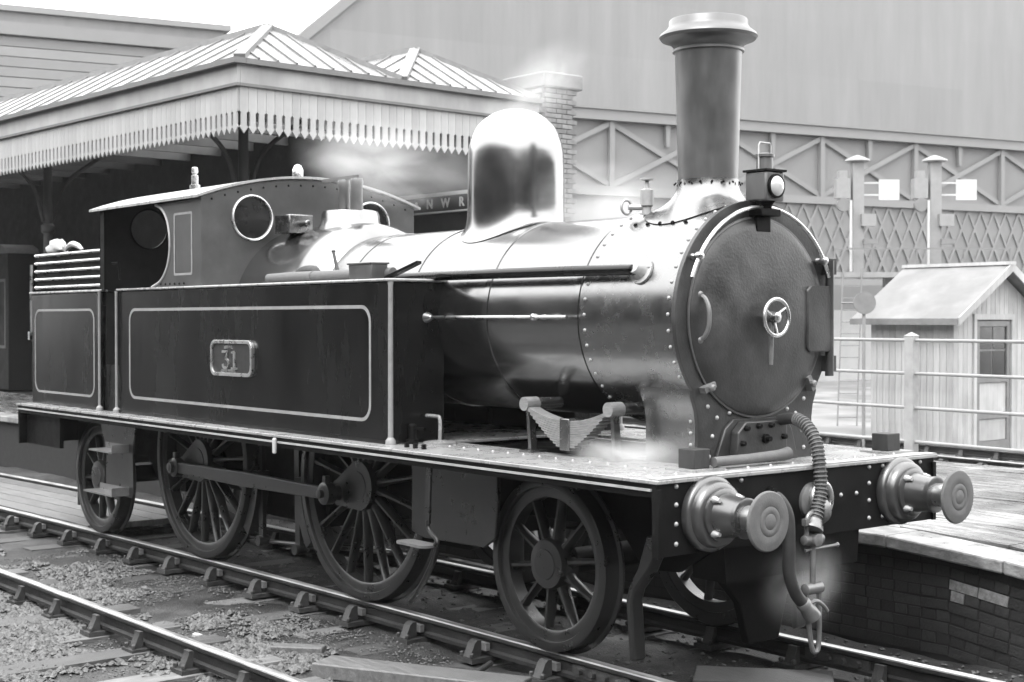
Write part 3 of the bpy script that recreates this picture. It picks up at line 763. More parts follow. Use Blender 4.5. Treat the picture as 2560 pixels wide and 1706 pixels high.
gpoly('inner_wall', [(-24, -.3), (40, -.3), (40, 10.2), (-24, 10.2)], -.13, -.3, 'shed_hazed')  # flush pale backing stands in for the hazy depth behind the truss
# lattice footbridge girder in front of the shed
FB = thing('lattice_footbridge', GP(8, 3, 8), 'grey lattice girder footbridge crossing behind the signals', 'footbridge')
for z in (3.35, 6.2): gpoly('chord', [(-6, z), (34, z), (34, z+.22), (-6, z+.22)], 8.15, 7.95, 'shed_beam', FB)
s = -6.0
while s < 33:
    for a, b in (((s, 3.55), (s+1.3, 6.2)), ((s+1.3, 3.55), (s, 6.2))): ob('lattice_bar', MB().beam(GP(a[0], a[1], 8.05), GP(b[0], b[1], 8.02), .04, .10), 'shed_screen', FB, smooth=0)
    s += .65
gpoly('deck_screen', [(-6, 3.4), (34, 3.4), (34, 6.2), (-6, 6.2)], 7.99, 7.9, 'shed_hazed', FB)
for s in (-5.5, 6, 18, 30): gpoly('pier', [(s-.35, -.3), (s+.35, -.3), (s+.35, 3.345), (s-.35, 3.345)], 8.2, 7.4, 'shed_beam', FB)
# pale bands seen low through the gap, built as one wall
GW = tag(gpoly('yard_wall', [(-8, -.3), (34, -.3), (34, 2.5), (-8, 2.5)], 3.2, 2.8, 'white_wall', None), 'long low pale yard wall beyond the signal ladder', 'wall')
# left shed with louvred side
LS = thing('louvred_shed', GP(-45, 0, -6), 'large pale shed with stepped roof ridge and long horizontal louvres', 'shed')
def LPp(s, z, o=0): return GP(s, z, o-16)
def lpoly(name, pts, o0, o1, m):
    k = len(pts); mb = MB(); mb.add([LPp(s, z, o0) for s, z in pts]+[LPp(s, z, o1) for s, z in pts], [tuple(range(k)), tuple(range(2*k-1, k-1, -1))]+[(i, (i+1) % k, (i+1) % k+k, i+k) for i in range(k)]); return ob(name, mb, m, LS, smooth=0)
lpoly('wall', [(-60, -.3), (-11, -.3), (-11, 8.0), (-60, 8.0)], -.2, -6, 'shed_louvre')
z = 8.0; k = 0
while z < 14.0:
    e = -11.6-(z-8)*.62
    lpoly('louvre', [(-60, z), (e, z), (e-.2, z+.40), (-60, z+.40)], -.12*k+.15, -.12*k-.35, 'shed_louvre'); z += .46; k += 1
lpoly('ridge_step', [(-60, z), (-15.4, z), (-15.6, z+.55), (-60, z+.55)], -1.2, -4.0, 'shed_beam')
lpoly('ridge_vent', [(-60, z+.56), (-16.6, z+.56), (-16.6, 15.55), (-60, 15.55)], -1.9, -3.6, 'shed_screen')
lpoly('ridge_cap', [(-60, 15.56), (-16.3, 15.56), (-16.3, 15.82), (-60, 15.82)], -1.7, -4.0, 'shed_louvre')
# unseen building added behind the camera, for dark reflections in the boiler
OB_ = thing('unseen_building', (-8, -25, -.3), 'long dark brick building, unseen, added across the tracks for dark boiler reflections', 'building')
mb = MB(); mb.b2(-70, 45, -32, -24, -.35, 11.0); ob('wall', mb, 'mortar', OB_, smooth=0)
mb = MB(); mb.prism([(-32.6, 10.9), (-23.4, 10.9), (-28, 15.5)], 'YZ', -70.5, 45.5); ob('roof', mb, 'iron_dark', OB_, smooth=0)
for k in range(12):
    mb = MB(); mb.b2(-60+8*k, -58.4+8*k, -24.002, -23.94, 1.6, 4.4); f_ = ob('window', mb, 'hut_trim', OB_, smooth=0)
    mb = MB(); mb.b2(-59.85+8*k, -58.55+8*k, -23.938, -23.92, 1.75, 4.25); ob('pane', mb, 'glass_dark', f_, smooth=0)

RB = thing('unseen_overbridge', (24, 0, -.3), 'unseen dark overbridge added ahead of the locomotive to darken its front faces', 'bridge')  # unseen, added to darken the faces and reflections turned towards it
mb = MB(); mb.b2(21, 29, -40, 60, -.35, 9.5); ob('wall', mb, 'mortar', RB, smooth=0)
mb = MB(); mb.b2(20.8, 21.0, -40, 60, 9.0, 10.8); ob('parapet', mb, 'brick', RB, smooth=0)
for y0 in (-14, -5, 4, 13):
    poly = [(y0-3.2, -.3), (y0+3.2, -.3)]+[(y0+3.2*cos(a), 4.0+2.2*sin(a)) for a in [pi*k/16 for k in range(17)]]
    mb = MB(); mb.prism(poly, 'YZ', 20.94, 20.995); ob('dark_arch', mb, 'dark_void', RB, smooth=0)  # dark slab on the wall, shade under an arch put in as colour

# ================================================================== LOCOMOTIVE
LO = thing('tank_locomotive', (-4.7, 0, 0), 'black side tank steam locomotive numbered 31 standing at the platform', 'locomotive')
W2, ZF, ZT, BCZ = 1.262, 1.248, 2.388, 2.14
XR = -9.473; TX0, TX1 = -7.31, -2.81; TY = 1.10

# footplate, valance, beams
mb = MB(); mb.prism([(XR-.02, -W2-.012), (.022, -W2-.012), (.022, W2+.012), (XR-.02, W2+.012)], 'XY', ZF-.022, ZF, holes=[[(-2.78, -.61), (-2.78, .61), (-1.10, .61), (-1.10, -.61)]]); fp = ob('footplate', mb, 'plate_top', LO, bevel=.004)
for s in (-1, 1):
    mb = MB(); mb.b2(XR, -.03, s*(W2-.004), s*(W2-.030), 1.150, ZF-.0225); va = ob('valance', mb, 'black_iron', LO, smooth=0)
    mb = MB(); mb.b2(XR+.02, -.035, s*(W2-.003), s*(W2+.012), 1.186, 1.199); ob('bead', mb, 'worn_edge', va, smooth=0)
mb = MB(); mb.b2(-.035, 0, -W2, W2, .824, ZF-.0225); fb = ob('buffer_beam', mb, 'beam_paint', LO, bevel=.003)
mb = MB(); mb.b2(-.001, .018, -W2, -W2+.03, .822, ZF-.05); mb.b2(-.001, .018, W2-.03, W2, .822, ZF-.05); obs('end_angle', mb, 'beam_paint', fb, smooth=0)
mb = MB()
for y in (-1.11, -.585, -.46, .46, .585, 1.11):
    zs = (1.205, 1.105, .998, .888) if abs(y) > .5 else (1.052,)
    for z in zs: mb.rivet((0, y, z), (1, 0, 0), .015)
for y in (-.72, .72, -.31, .31): mb.rivet((0, y, 1.205 if abs(y) > .5 else 1.052), (1, 0, 0), .015)
for y in (.72, -.72): mb.rivet((0, y, .888), (1, 0, 0), .015)
obs('rivet', mb, 'worn_edge', fb)
mb = MB(); mb.b2(XR, XR+.035, -W2, W2, .83, ZF-.0225); ob('rear_beam', mb, 'black_iron', LO, smooth=0)
mb = MB(); mb.b2(XR+.036, -8.55, -1.18, -1.14, .83, ZF-.023); ob('rear_side_plate', mb, 'black_iron', LO, smooth=0)

# frames
fr = [(-.04, 1.22), (-.04, .86), (-.45, .62), (-.75, .60), (-.95, .82), (-2.0, .82), (-2.15, .62), (-2.5, .50), (-3.0, .50), (-3.25, .66), (-4.3, .62), (-5.2, .55), (-5.6, .62), (-6.9, .62), (-7.4, .5), (-7.7, .78), (-8.8, .78), (-9.0, .62), (-9.43, .7), (-9.43, 1.22)]
for s in (-1, 1):
    mb = MB(); mb.prism(fr, 'XZ', s*.60, s*.63); ob('frame_plate', mb, 'black_iron', LO, smooth=0)
mb = MB(); mb.b2(-2.9, -2.3, -.6, .6, .62, 1.2); mb.b2(-5.6, -4.4, -.6, .6, .45, 1.2); mb.b2(-7.2, -6.95, -.6, .6, .5, 1.2); mb.b2(-9.3, -8.9, -.6, .6, .6, 1.2); obs('frame_stretcher', mb, 'black_iron', LO, smooth=0)
mb = MB(); mb.prism([(-.60, .60), (.60, .60), (.62, .83), (-.62, .83)], 'YZ', -.36, -.10); ob('drag_box', mb, 'black_iron', LO, smooth=0)
mb = MB(); mb.prism([(-.42, .60), (.42, .60), (.22, .40), (.14, .14), (-.14, .14), (-.22, .40)], 'YZ', -.40, -.34); ob('front_stay', mb, 'black_iron', LO, bevel=.01)

# ------------------------------------------------------------- wheels
def wheel(cx, r, side, nsp, yo=0.0, crank=None, tilt=0.0):
    f = side*-1    # side -1 = near
    Y = lambda d: side*d+yo
    ax = (Vector((0, side, 0)), Vector((0, 0, 1)), Vector((1, 0, 0)))
    o = (cx, yo, r)
    big = r > .7
    hr = .185 if big else .165
    mb = MB(); mb.lathe(o, ax, [(.66, hr*.8), (.69, hr), (.80, hr), (.825, hr*.93), (.835, hr*.6), (.842, hr*.58), (.845, .02)], 28)
    if crank:
        px_, pz_ = cx+crank[0], r+crank[1]
        n = Vector((-crank[1], 0, crank[0])).normalized()
        a, b = Vector((cx, 0, r)), Vector((px_, 0, pz_))
        pts = []
        an = atan2(crank[1], crank[0])
        poly = [(cx+.19*cos(an+pi/2+k*pi/10), r+.19*sin(an+pi/2+k*pi/10)) for k in range(11)]+[(px_+.10*cos(an-pi/2+k*pi/10), pz_+.10*sin(an-pi/2+k*pi/10)) for k in range(11)]
        mb.prism(poly, 'XZ', Y(.70), Y(.838))
        mb.lathe((px_, yo, pz_), ax, [(.83, .062), (.92, .055), (.985, .05)], 16)
    wl = ob('wheel', mb, 'wheel_iron', LO)
    ob('rim', MB().lathe(o, ax, [(.690, r-.135), (.690, r-.06), (.795, r-.06), (.795, r-.115), (.785, r-.135), (.690, r-.135)], 64, caps=False), 'wheel_iron', wl, smooth=30)
    ty = MB(); ty.lathe(o, ax, [(.680, r-.06), (.680, r+.018), (.690, r+.028), (.703, r+.026), (.713, r+.004), (.722, r+.001), (.818, r-.004), (.823, r-.012), (.823, r-.062), (.815, r-.066), (.680, r-.066)], 72, caps=False); ob('tyre', ty, ['wheel_iron'], wl, smooth=40)
    # one spoke, then copies turned about the axle
    L0, L1 = hr-.02, r-.12
    m = MB(); w0, w1 = (.042, .030) if big else (.045, .032)
    n = 6; vs_, fs_ = [], []
    for i in range(n+1):
        t = i/n; zz = L0+(L1-L0)*t; flare = 1+.9*max(0, t-.78)/.22+.7*max(0, .15-t)/.15
        hw, dp = (w0+(w1-w0)*t)*flare*.5, (.048-.014*t)
        for k in range(8):
            a = 2*pi*k/8+pi/8; vs_.append((hw*cos(a)*1.08, side*(.742)+dp*sin(a)*1.08, zz))
    for i in range(n):
        for k in range(8): l = (k+1) % 8; fs_.append((i*8+k, i*8+l, i*8+8+l, i*8+8+k))
    m.add(vs_, fs_); me = m.mesh('spoke', 'wheel_iron', 50)
    for k in range(nsp):
        put('spoke', me, wl, (cx, yo, r), (0, 2*pi*k/nsp+tilt, 0))
    return wl
CR = (-.275, -.075)
for s in (-1, 1):
    wheel(-1.44, .56, s, 10, 0, None, .16)
    wheel(-3.62, .868, s, 18, 0, CR if s < 0 else (-.075, .275), .0)
    wheel(-6.17, .868, s, 18, -.03, CR if s < 0 else (-.075, .275), .08)
    wheel(-8.22, .56, s, 10, -.10, None, .2)
for cx, r, yo in ((-1.44, .56, 0), (-3.62, .868, 0), (-6.17, .868, -.03), (-8.22, .56, -.1)):
    ob('axle', MB().lathe((cx, yo, r), 'Y', [(-.68, .085), (.68, .085)], 16), 'black_iron', LO)
# coupling rod, near side
xa, xb, zc = -6.17+CR[0], -3.62+CR[0], .868+CR[1]
mb = MB(); mb.prism([(xa, zc-.045), (xa+.15, zc-.047), ((xa+xb)/2, zc-.062), (xb-.15, zc-.047), (xb, zc-.045), (xb, zc+.045), (xb-.15, zc+.047), ((xa+xb)/2, zc+.062), (xa+.15, zc+.047), (xa, zc+.045)], 'XZ', -.965, -.915)
rod = ob('coupling_rod', mb, 'wheel_iron', LO, bevel=.006)
for x in (xa, xb):
    mb = MB(); mb.lathe((x, 0, zc), 'Y', [(-.985, .03), (-.983, .062), (-.972, .085), (-.90, .085)], 22); mb.lathe((x, 0, zc), 'Y', [(-1.02, .02), (-1.015, .035), (-.98, .035)], 12); mb.b2(x-.022, x+.022, -.965, -.92, zc+.08, zc+.135); ob('rod_end', mb, 'wheel_iron', rod)
mb = MB(); mb.b2(xa+.12, xb-.12, -.9665, -.9645, zc-.055, zc-.043); 
# brake gear
for x, zb in ((-5.22, .24), (-4.62, .24)):
    mb = MB(); mb.beam((x, -.75, zb), (x-.02, -.75, 1.15), .035, .07, up=(1, 0, 0)); mb.lathe((x, 0, zb+.02), 'Y', [(-.80, .045), (-.70, .045)], 12); ha = ob('brake_hanger', mb, 'wheel_iron', LO)
    cxw = -6.17 if x < -5 else -3.62; sg = 1 if x < -5 else -1
    poly = [(cxw+sg*.885*cos(a), .868+.885*sin(a)) for a in [-.62+.1*k for k in range(7)]]+[(cxw+sg*.98*cos(a), .868+.98*sin(a)) for a in [-.02-.1*k for k in range(7)]]
    mb = MB(); mb.prism(poly, 'XZ', -.81, -.70); ob('brake_block', mb, 'wheel_iron', ha)
mb = MB(); mb.tube([(-2.9, -.66, .42), (-1.9, -.66, .42)], .022, 8); mb.tube([(-5.2, -.70, .25), (-3.0, -.66, .40)], .018, 8); ob('brake_rod', mb, 'wheel_iron', LO)
# sand pipe behind the driving wheel tread
mb = MB(); mb.tube([(-2.70, -.80, .80), (-2.66, -.80, .50), (-2.90, -.78, .18), (-3.02, -.77, .08)], .022, 8, smooth=5); ob('sand_pipe', mb, 'wheel_iron', LO)
# guard irons
for s in (-1, 1):
    mb = MB(); poly = [(-.56, .84), (-.44, .84), (-.56, .62), (-.665, .50), (-.69, .43), (-.66, .08), (-.70, .06), (-.735, .44), (-.71, .53), (-.64, .63)]
    mb.prism(poly, 'XZ', s*.69, s*.79); ob('guard_iron', mb, 'wheel_iron', LO, bevel=.012)

q = px(687, 1108, 1, -1.285)
mb = MB(); mb.lathe((q.x, -1.288, 0), 'Z', [(1.105, .008), (1.11, .016), (1.215, .018), (1.225, .008)], 10); ob('valance_peg', mb, 'signal_white', LO)
q0 = px(207, 1135, 0, -9.62); q1 = px(203, 1262, 0, -9.62)
mb = MB(); mb.tube([(-9.47, q0.y, q0.z+.12), (-9.58, q0.y, q0.z+.10), (-9.62, q0.y, q0.z-.05), (-9.62, q1.y, q1.z)], [.04, .045, .05, .04], 10, smooth=4); ob('rear_hose', mb, 'rubber', LO)
pl = [px(x, y, 1, -.90) for x, y in ((1029, 1327), (1060, 1345), (1098, 1351), (1208, 1370), (1237, 1347), (1243, 1250))]
mb = MB(); mb.prism([(pl[0].x, 1.22)]+[(q.x, q.z) for q in pl]+[(pl[-1].x, 1.22)], 'XZ', -.90, -.872); ob('guard_plate', mb, 'wheel_iron', LO, bevel=.006)
# ------------------------------------------------------------- steps
mb = MB(); mb.prism([(-7.75, 1.15), (-6.95, 1.15), (-7.02, .88), (-7.00, .52), (-7.04, .47), (-7.62, .47), (-7.60, .88)], 'XZ', -1.10, -1.085); st = ob('step_plate', mb, 'wheel_iron', LO)
for z, xa_, xb_ in ((.885, -7.62, -7.10), (.485, -7.75, -7.10)):
    mb = MB(); mb.b2(xa_, xb_, -1.27, -1.10, z, z+.016); mb.b2(xa_, xb_, -1.104, -1.096, z+.016, z+.07); mb.b2(xb_-.006, xb_+.006, -1.27, -1.10, z+.005, z+.08); ob('tread', mb, 'forged', st, smooth=0)
mb = MB(); mb.beam((-2.14, -1.235, 1.17), (-2.16, -1.235, .78), .05, .016, up=(0, 1, 0)); mb.tube([(-2.16, -1.235, .80), (-2.15, -1.235, .74), (-2.06, -1.235, .68), (-2.08, -1.235, .645)], .014, 8, smooth=4); sp_ = ob('step_hanger', mb, 'wheel_iron', LO)
mb = MB(); mb.prism(rrect(-2.42, -2.08, -1.33, -1.19, .05), 'XY', .628, .645); ob('tread', mb, 'forged', sp_)

# ------------------------------------------------------------- side tanks
for s in (-1, 1):
    y0, y1 = s*TY, s*.62
    mb = MB(); mb.b2(TX0, TX1, min(y0, y1), max(y0, y1), ZF, ZT); tk = ob('side_tank', mb, 'paint', LO, bevel=.012, seg=3)
    mb = MB(); mb.b2(TX0-.02, TX1+.03, s*(TY+.022), s*.60, ZT, ZT+.022); ob('top_bead', mb, 'plate_top', tk, bevel=.008)
    mb = MB(); mb.lathe((TX1+.012, s*(TY-.005), 0), 'Z', [(ZF, .038), (ZF+.03, .036), (ZF+.05, .019), (ZT-.03, .017), (ZT, .022)], 12); ob('corner_pipe', mb, 'lining', tk)
    mb = MB(); mb.prism(rrect(-7.08, -3.035, 1.392, 2.225, .12), 'XZ', s*(TY+.0005), s*(TY+.003), holes=[rrect(-7.055, -3.06, 1.417, 2.200, .10)]); ob('lining', mb, 'lining', tk, smooth=0)
    mb = MB(); mb.b2(TX0, TX1, s*(TY+.012), s*TY, ZF, ZF+.03); ob('foot_angle', mb, 'paint', tk, smooth=0)
    # number plate
    mb = MB(); mb.prism(rrect(-5.415, -4.73, 1.668, 1.943, .065), 'XZ', s*(TY+.0005), s*(TY+.016)); npl = ob('number_plate', mb, 'plate_field', tk, bevel=.003)
    mb = MB(); mb.prism(rrect(-5.425, -4.72, 1.658, 1.953, .07), 'XZ', s*(TY+.0), s*(TY+.030), holes=[rrect(-5.397, -4.748, 1.686, 1.925, .05)]); ob('plate_rim', mb, 'brass', npl, bevel=.008)
    Mx = Matrix.Translation((-5.075, s*(TY+.018), 0)) @ Matrix.Rotation(0 if s < 0 else pi, 4, 'Z') @ Matrix.Rotation(pi/2, 4, 'X')
    # numerals 3 (flat topped) and 1
    d3 = MB(); yy = 0
    def seg(pts, wd, dst):
        for a, b in zip(pts, pts[1:]): dst.beam((a[0], a[1], 0), (b[0], b[1], 0), wd, .016)
    seg([(-.155, 1.858), (-.045, 1.858)], .020, d3); seg([(-.052, 1.856), (-.098, 1.800)], .018, d3)
    seg([(-.105, 1.803), (-.068, 1.795), (-.045, 1.772), (-.045, 1.752), (-.065, 1.728), (-.105, 1.722), (-.135, 1.732), (-.142, 1.755)], .020, d3)
    seg([(.055, 1.858), (.055, 1.722)], .030, d3); seg([(.005, 1.850), (.055, 1.858)], .018, d3); seg([(.005, 1.722), (.105, 1.722)], .016, d3)
    me = d3.mesh('numeral', 'brass', 0); me.transform(Mx); put('numerals', me, npl)
    for body, z, sz in (('L&NWR', 1.893, .040), ('CREWE WORKS', 1.700, .034)):
        M2 = Mx @ Matrix.Translation((-.05, z, .003)); put('lettering', text_mesh(body, sz, .004, 'brass', M2), npl)
mb = MB()
for x in (-2.80,):
    for z in [1.32+.145*k for k in range(8)]: mb.rivet((x, -.74, z), (1, 0, 0), .009)
obs('rivet', mb, 'black_iron', LO)

# bunker, doorway
mb = MB(); mb.b2(-9.50, -7.72, -TY, TY, ZF, ZT); bk = ob('bunker', mb, 'paint', LO, bevel=.012, seg=3)
mb = MB(); mb.b2(-9.53, -7.69, -TY-.02, -TY+.06, ZT, ZT+.022); mb.b2(-9.53, -7.69, TY-.06, TY+.02, ZT, ZT+.022); mb.b2(-9.53, -9.45, -TY+.061, TY-.061, ZT, ZT+.022); ob('top_bead', mb, 'plate_top', bk, bevel=.006)
for s in (-1, 1):
    mb = MB(); mb.prism(rrect(-9.41, -7.87, 1.365, 2.228, .12), 'XZ', s*(TY+.0005), s*(TY+.003), holes=[rrect(-9.388, -7.892, 1.387, 2.206, .10)]); ob('lining', mb, 'lining', bk, smooth=0)
    for x in (-7.715, -7.325):
        mb = MB(); mb.lathe((x, s*(TY+.018), 0), 'Z', [(ZF, .035), (ZF+.03, .033), (ZF+.05, .013), (ZT-.02, .013), (ZT, .018)], 10); ob('door_pillar', mb, 'lining', LO)
    mb = MB(); mb.b2(-7.719, -7.312, s*(TY-.03), s*(TY-.045), ZF, 1.69); ob('cab_door_plate', mb, 'paint', LO, smooth=0)
for k in range(5):
    z = 2.455+.083*k
    path = [(-7.745, -TY+.02, z), (-9.44, -TY+.02, z), (-9.48, -TY+.06, z), (-9.48, TY-.06, z), (-9.44, TY-.02, z), (-7.745, TY-.02, z)]
    ob('coal_rail', MB().tube(path, .0155, 8), 'bright_steel', bk)
mb = MB(); mb.b2(-9.46, -7.80, -TY+.05, -TY+.058, ZT, 2.80); mb.b2(-9.46, -7.80, TY-.058, TY-.05, ZT, 2.80); obs('rail_backing', mb, 'dark_void', bk, smooth=0)
mb = MB(); mb.tube([(-9.56, -TY+.02, 2.70), (-9.57, -TY+.02, 2.40), (-9.56, -TY+.02, 1.98)], .016, 8); mb.box((-9.55, -TY+.01, 1.95), (.05, .05, .09)); ob('rear_handrail', mb, 'bright_steel', bk)

# ------------------------------------------------------------- cab
XCF, XCR = -5.65, -7.74
def zroof(y): return 3.375-.205*(abs(y)/1.12)**2
out_ = [(-TY, ZT), (TY, ZT)]+[(TY-2*TY*k/24, zroof(TY-2*TY*k/24)-.012) for k in range(25)]
mb = MB(); mb.prism(out_, 'YZ', XCF, XCF+.014, holes=[circ(-.615, 3.005, .185)[::-1], circ(.615, 3.005, .185)[::-1]]); cf = ob('cab_front', mb, 'cab_paint', LO, smooth=0)
mb = MB(); mb.prism(out_, 'YZ', XCR, XCR+.014, holes=[circ(-.60, 3.005, .19)[::-1], circ(.60, 3.005, .19)[::-1]]); cr_ = ob('cab_back', mb, 'dark_void', LO, smooth=0)
for s in (-1, 1):
    mb = MB(); mb.lathe((0, s*.615, 3.005), 'X', [(XCF+.012, .180), (XCF+.032, .184), (XCF+.036, .190), (XCF+.030, .200), (XCF+.012, .202)], 40, caps=False); ob('window_rim', mb, 'brass', cf)
    mb = MB(); mb.lathe((0, s*.615, 3.005), 'X', [(XCF+.004, .185), (XCF+.008, .185)], 40); ob('pane', mb, 'glass_dark', cf)
    mb = MB(); mb.lathe((0, s*.60, 3.005), 'X', [(XCR+.0, .186), (XCR+.02, .186), (XCR+.02, .205), (XCR+.0, .205)], 40, caps=False); ob('window_rim', mb, 'black_iron', cr_)
    arc = [(-6.52, 3.145), (-6.40, 3.105), (-6.31, 3.03), (-6.255, 2.92), (-6.235, 2.79), (-6.255, 2.66), (-6.315, 2.55), (-6.43, 2.46), (-6.60, ZT+.023)]
    mb = MB(); mb.prism([(XCF, ZT+.023), (XCF, 3.155)]+arc, 'XZ', s*TY, s*(TY-.014)); sd = ob('cab_side', mb, 'cab_paint', LO, smooth=0)
    mb = MB(); mb.tube([(x, s*(TY-.004), z) for x, z in arc], .014, 8, smooth=4); ob('opening_bead', mb, 'worn_edge', sd)
    mb = MB(); mb.prism(rrect(-6.15, -5.80, 2.505, 3.05, .02), 'XZ', s*(TY+.0005), s*(TY+.003), holes=[rrect(-6.13, -5.82, 2.525, 3.03, .015)]); ob('lining', mb, 'lining', sd, smooth=0)
    mb = MB(); mb.b2(XCR, XCR+.10, s*TY, s*(TY-.014), ZT, 3.15); ob('cab_corner', mb, 'black_iron', LO, smooth=0)
    mb = MB(); mb.tube([(-7.60, s*(TY-.06), 2.66), (-7.45, s*(TY-.06), 2.66), (-7.42, s*(TY-.06), 2.50)], .012, 6); ob('grab_hook', mb, 'black_iron', LO)
mb = MB()
for k in range(7):
    x = -6.50+.09*k; mb.rivet((x+.0, -TY, 2.435), (0, -1, 0), .011)
for k in range(17):
    y = -1.0+.125*k; mb.rivet((XCF+.014, y, zroof(y)-.06), (1, 0, 0), .011)
obs('rivet', mb, 'black_iron', LO)
vs_, fs_ = [], []; N = 28
for z_ in (0, .022):
    for x in (XCF+.045, XCR-.12):
        for k in range(N+1): y = -1.155+2.31*k/N; vs_.append((x, y, zroof(y)-.002+z_))
n1 = N+1
for k in range(N):
    fs_ += [(k, k+1, n1+k+1, n1+k), (2*n1+k, 3*n1+k, 3*n1+k+1, 2*n1+k+1), (k, 2*n1+k, 2*n1+k+1, k+1), (n1+k, n1+k+1, 3*n1+k+1, 3*n1+k)]
fs_ += [(0, n1, 3*n1, 2*n1), (N, 2*n1+N, 3*n1+N, n1+N)]
ob('cab_roof', MB().add(vs_, fs_), 'plate_top', LO)
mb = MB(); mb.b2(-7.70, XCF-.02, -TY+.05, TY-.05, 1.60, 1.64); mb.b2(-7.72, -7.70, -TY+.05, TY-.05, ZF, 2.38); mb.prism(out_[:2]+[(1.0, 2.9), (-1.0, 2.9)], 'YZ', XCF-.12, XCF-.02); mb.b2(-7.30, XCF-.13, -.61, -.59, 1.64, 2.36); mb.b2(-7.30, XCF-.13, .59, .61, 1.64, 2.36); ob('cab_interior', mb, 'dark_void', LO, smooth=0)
for x, y, z0 in ((-7.10, -.42, 3.33),):
    mb = MB(); mb.lathe((x, y, 0), 'Z', [(z0-.03, .03), (z0+.03, .03), (z0+.032, .05), (z0+.075, .052), (z0+.08, .033), (z0+.165, .035), (z0+.17, .022), (z0+.185, .022), (z0+.19, .032), (z0+.235, .03), (z0+.245, .02)], 14); ob('whistle', mb, 'brass', LO)
mb = MB(); mb.lathe((-5.80, -.06, 0), 'Z', [(3.36, .04), (3.40, .05), (3.47, .05), (3.51, .03), (3.52, .005)], 12); ob('roof_valve', mb, 'brass', LO)

# ------------------------------------------------------------- boiler, firebox, smokebox
mb = MB(); mb.lathe((0, 0, BCZ), 'X', [(-5.6, .675), (-1.22, .675)], 96); bo = ob('boiler', mb, 'boiler_clad', LO)
for x in (-1.33, -2.27, -3.2, -4.1):
    ob('boiler_band', MB().lathe((0, 0, BCZ), 'X', [(x-.028, .674), (x-.026, .681), (x+.026, .681), (x+.028, .674)], 96, caps=False), 'boiler_clad', bo, smooth=20)
mb = MB(); mb.lathe((0, 0, BCZ), 'X', [(-5.64, .80), (-4.75, .80), (-4.62, .785), (-4.50, .74), (-4.42, .676)], 80, caps=False); ob('firebox', mb, 'boiler_clad', LO)
def sbprof(r, ww, zb=ZF-.03):
    a = [(-ww, zb), (-ww, 1.50), (-ww-.012, 1.58), (-ww-.045, 1.665)]
    t0 = pi+radians(38); p = [(r*cos(t), BCZ+r*sin(t)) for t in [t0-(2*t0-pi)*k/56 for k in range(57)]]
    l = a+p+[(-x, z) for x, z in a[::-1]]
    return l
mb = MB(); mb.lathe((0, 0, BCZ), 'X', [(-1.26, .70), (-.43, .70)], 96); sb = ob('smokebox', mb, 'smokebox_iron', LO, smooth=30)
mb = MB(); mb.prism([q for q in sbprof(.699, .505) if q[1] < 2.0], 'YZ', -.86, -.431); ob('saddle', mb, 'smokebox_iron', LO, smooth=30)
mb = MB(); mb.prism(sbprof(.716, .520), 'YZ', -.43, -.40); sf = ob('smokebox_front', mb, 'paint_front', LO, smooth=30, bevel=.006)
mb = MB()
for t in range(-61, 242, 8):
    a = radians(t); c_, s_ = cos(a), sin(a)
    if -34 < t < 214: mb.rivet((-.475, .70*c_, BCZ+.70*s_), (0, c_, s_), .0125)
    mb.rivet((-1.215, .70*c_, BCZ+.70*s_), (0, c_, s_), .0125)
for z in (1.30, 1.37, 1.44, 1.51):
    for s in (-1, 1): mb.rivet((-.475, s*.505, z), (0, s, 0), .0125)
obs('rivet', mb, 'worn_edge', sb)
mb = MB()
for y, z in ((-.43, 1.30), (-.40, 1.42), (-.36, 1.53), (-.25, 1.555), (.28, 1.56), (.36, 1.53), (.42, 1.42), (.44, 1.31), (.44, 1.62), (-.44, 1.60)): mb.rivet((-.40, y, z), (1, 0, 0), .015)
obs('rivet', mb, 'worn_edge', sf)
# saddle casing low on the front
mb = MB(); mb.prism([(-.40, ZF), (.36, ZF), (.30, 1.44), (.24, 1.515), (-.24, 1.515), (-.31, 1.46)], 'YZ', -.399, -.375); ob('chest_flange', mb, 'paint_front', sf, bevel=.006)
mb = MB(); mb.prism([(-.28, ZF), (.18, ZF), (.18, 1.50), (-.20, 1.50), (-.265, 1.44)], 'YZ', -.374, -.31); vc = ob('valve_chest_cover', mb, 'paint_front', sf, bevel=.008)
mb = MB()
for y, z in ((-.20, 1.465), (-.09, 1.475), (.02, 1.475), (-.235, 1.375), (.14, 1.40)): mb.lathe((-.31, y, z), 'X', [(0, .019), (.018, .019), (.03, .012)], 6)
mb.lathe((-.31, -.03, 1.395), 'X', [(0, .03), (.02, .03), (.022, .016), (.05, .016)], 10); obs('nut', mb, 'black_iron', vc)
# smokebox door
DR = .605; DZ = 2.135
prof = [(-.399, DR), (-.385, DR), (-.376, DR-.01)]+[(-.376+.055*(1-(r/DR)**2), r) for r in [DR*.97*(1-k/14) for k in range(1, 15)]]
mb = MB(); mb.lathe((0, 0, DZ), 'X', prof, 72, caps=True); dr = ob('smokebox_door', mb, 'paint_front', LO)
ob('door_rim', MB().lathe((0, 0, DZ), 'X', [(-.398, DR+.014), (-.388, DR+.014), (-.386, DR+.002), (-.398, DR+.002)], 72, caps=False), 'chimney_paint', dr)
hw = MB(); xh = -.245; hp = [(xh, .112*cos(2*pi*k/32), DZ+.112*sin(2*pi*k/32)) for k in range(32)]
hw.tube(hp, .0125, 10, closed=True)
for a in (35, 155, 275): hw.tube([(xh-.02, .02*cos(radians(a)), DZ+.02*sin(radians(a))), (xh, .108*cos(radians(a)), DZ+.108*sin(radians(a)))], .009, 8)
hw.lathe((0, 0, DZ), 'X', [(-.33, .026), (xh-.03, .026), (xh-.028, .034), (xh+.012, .032), (xh+.02, .015)], 14); ob('handwheel', hw, 'bright_steel', dr)
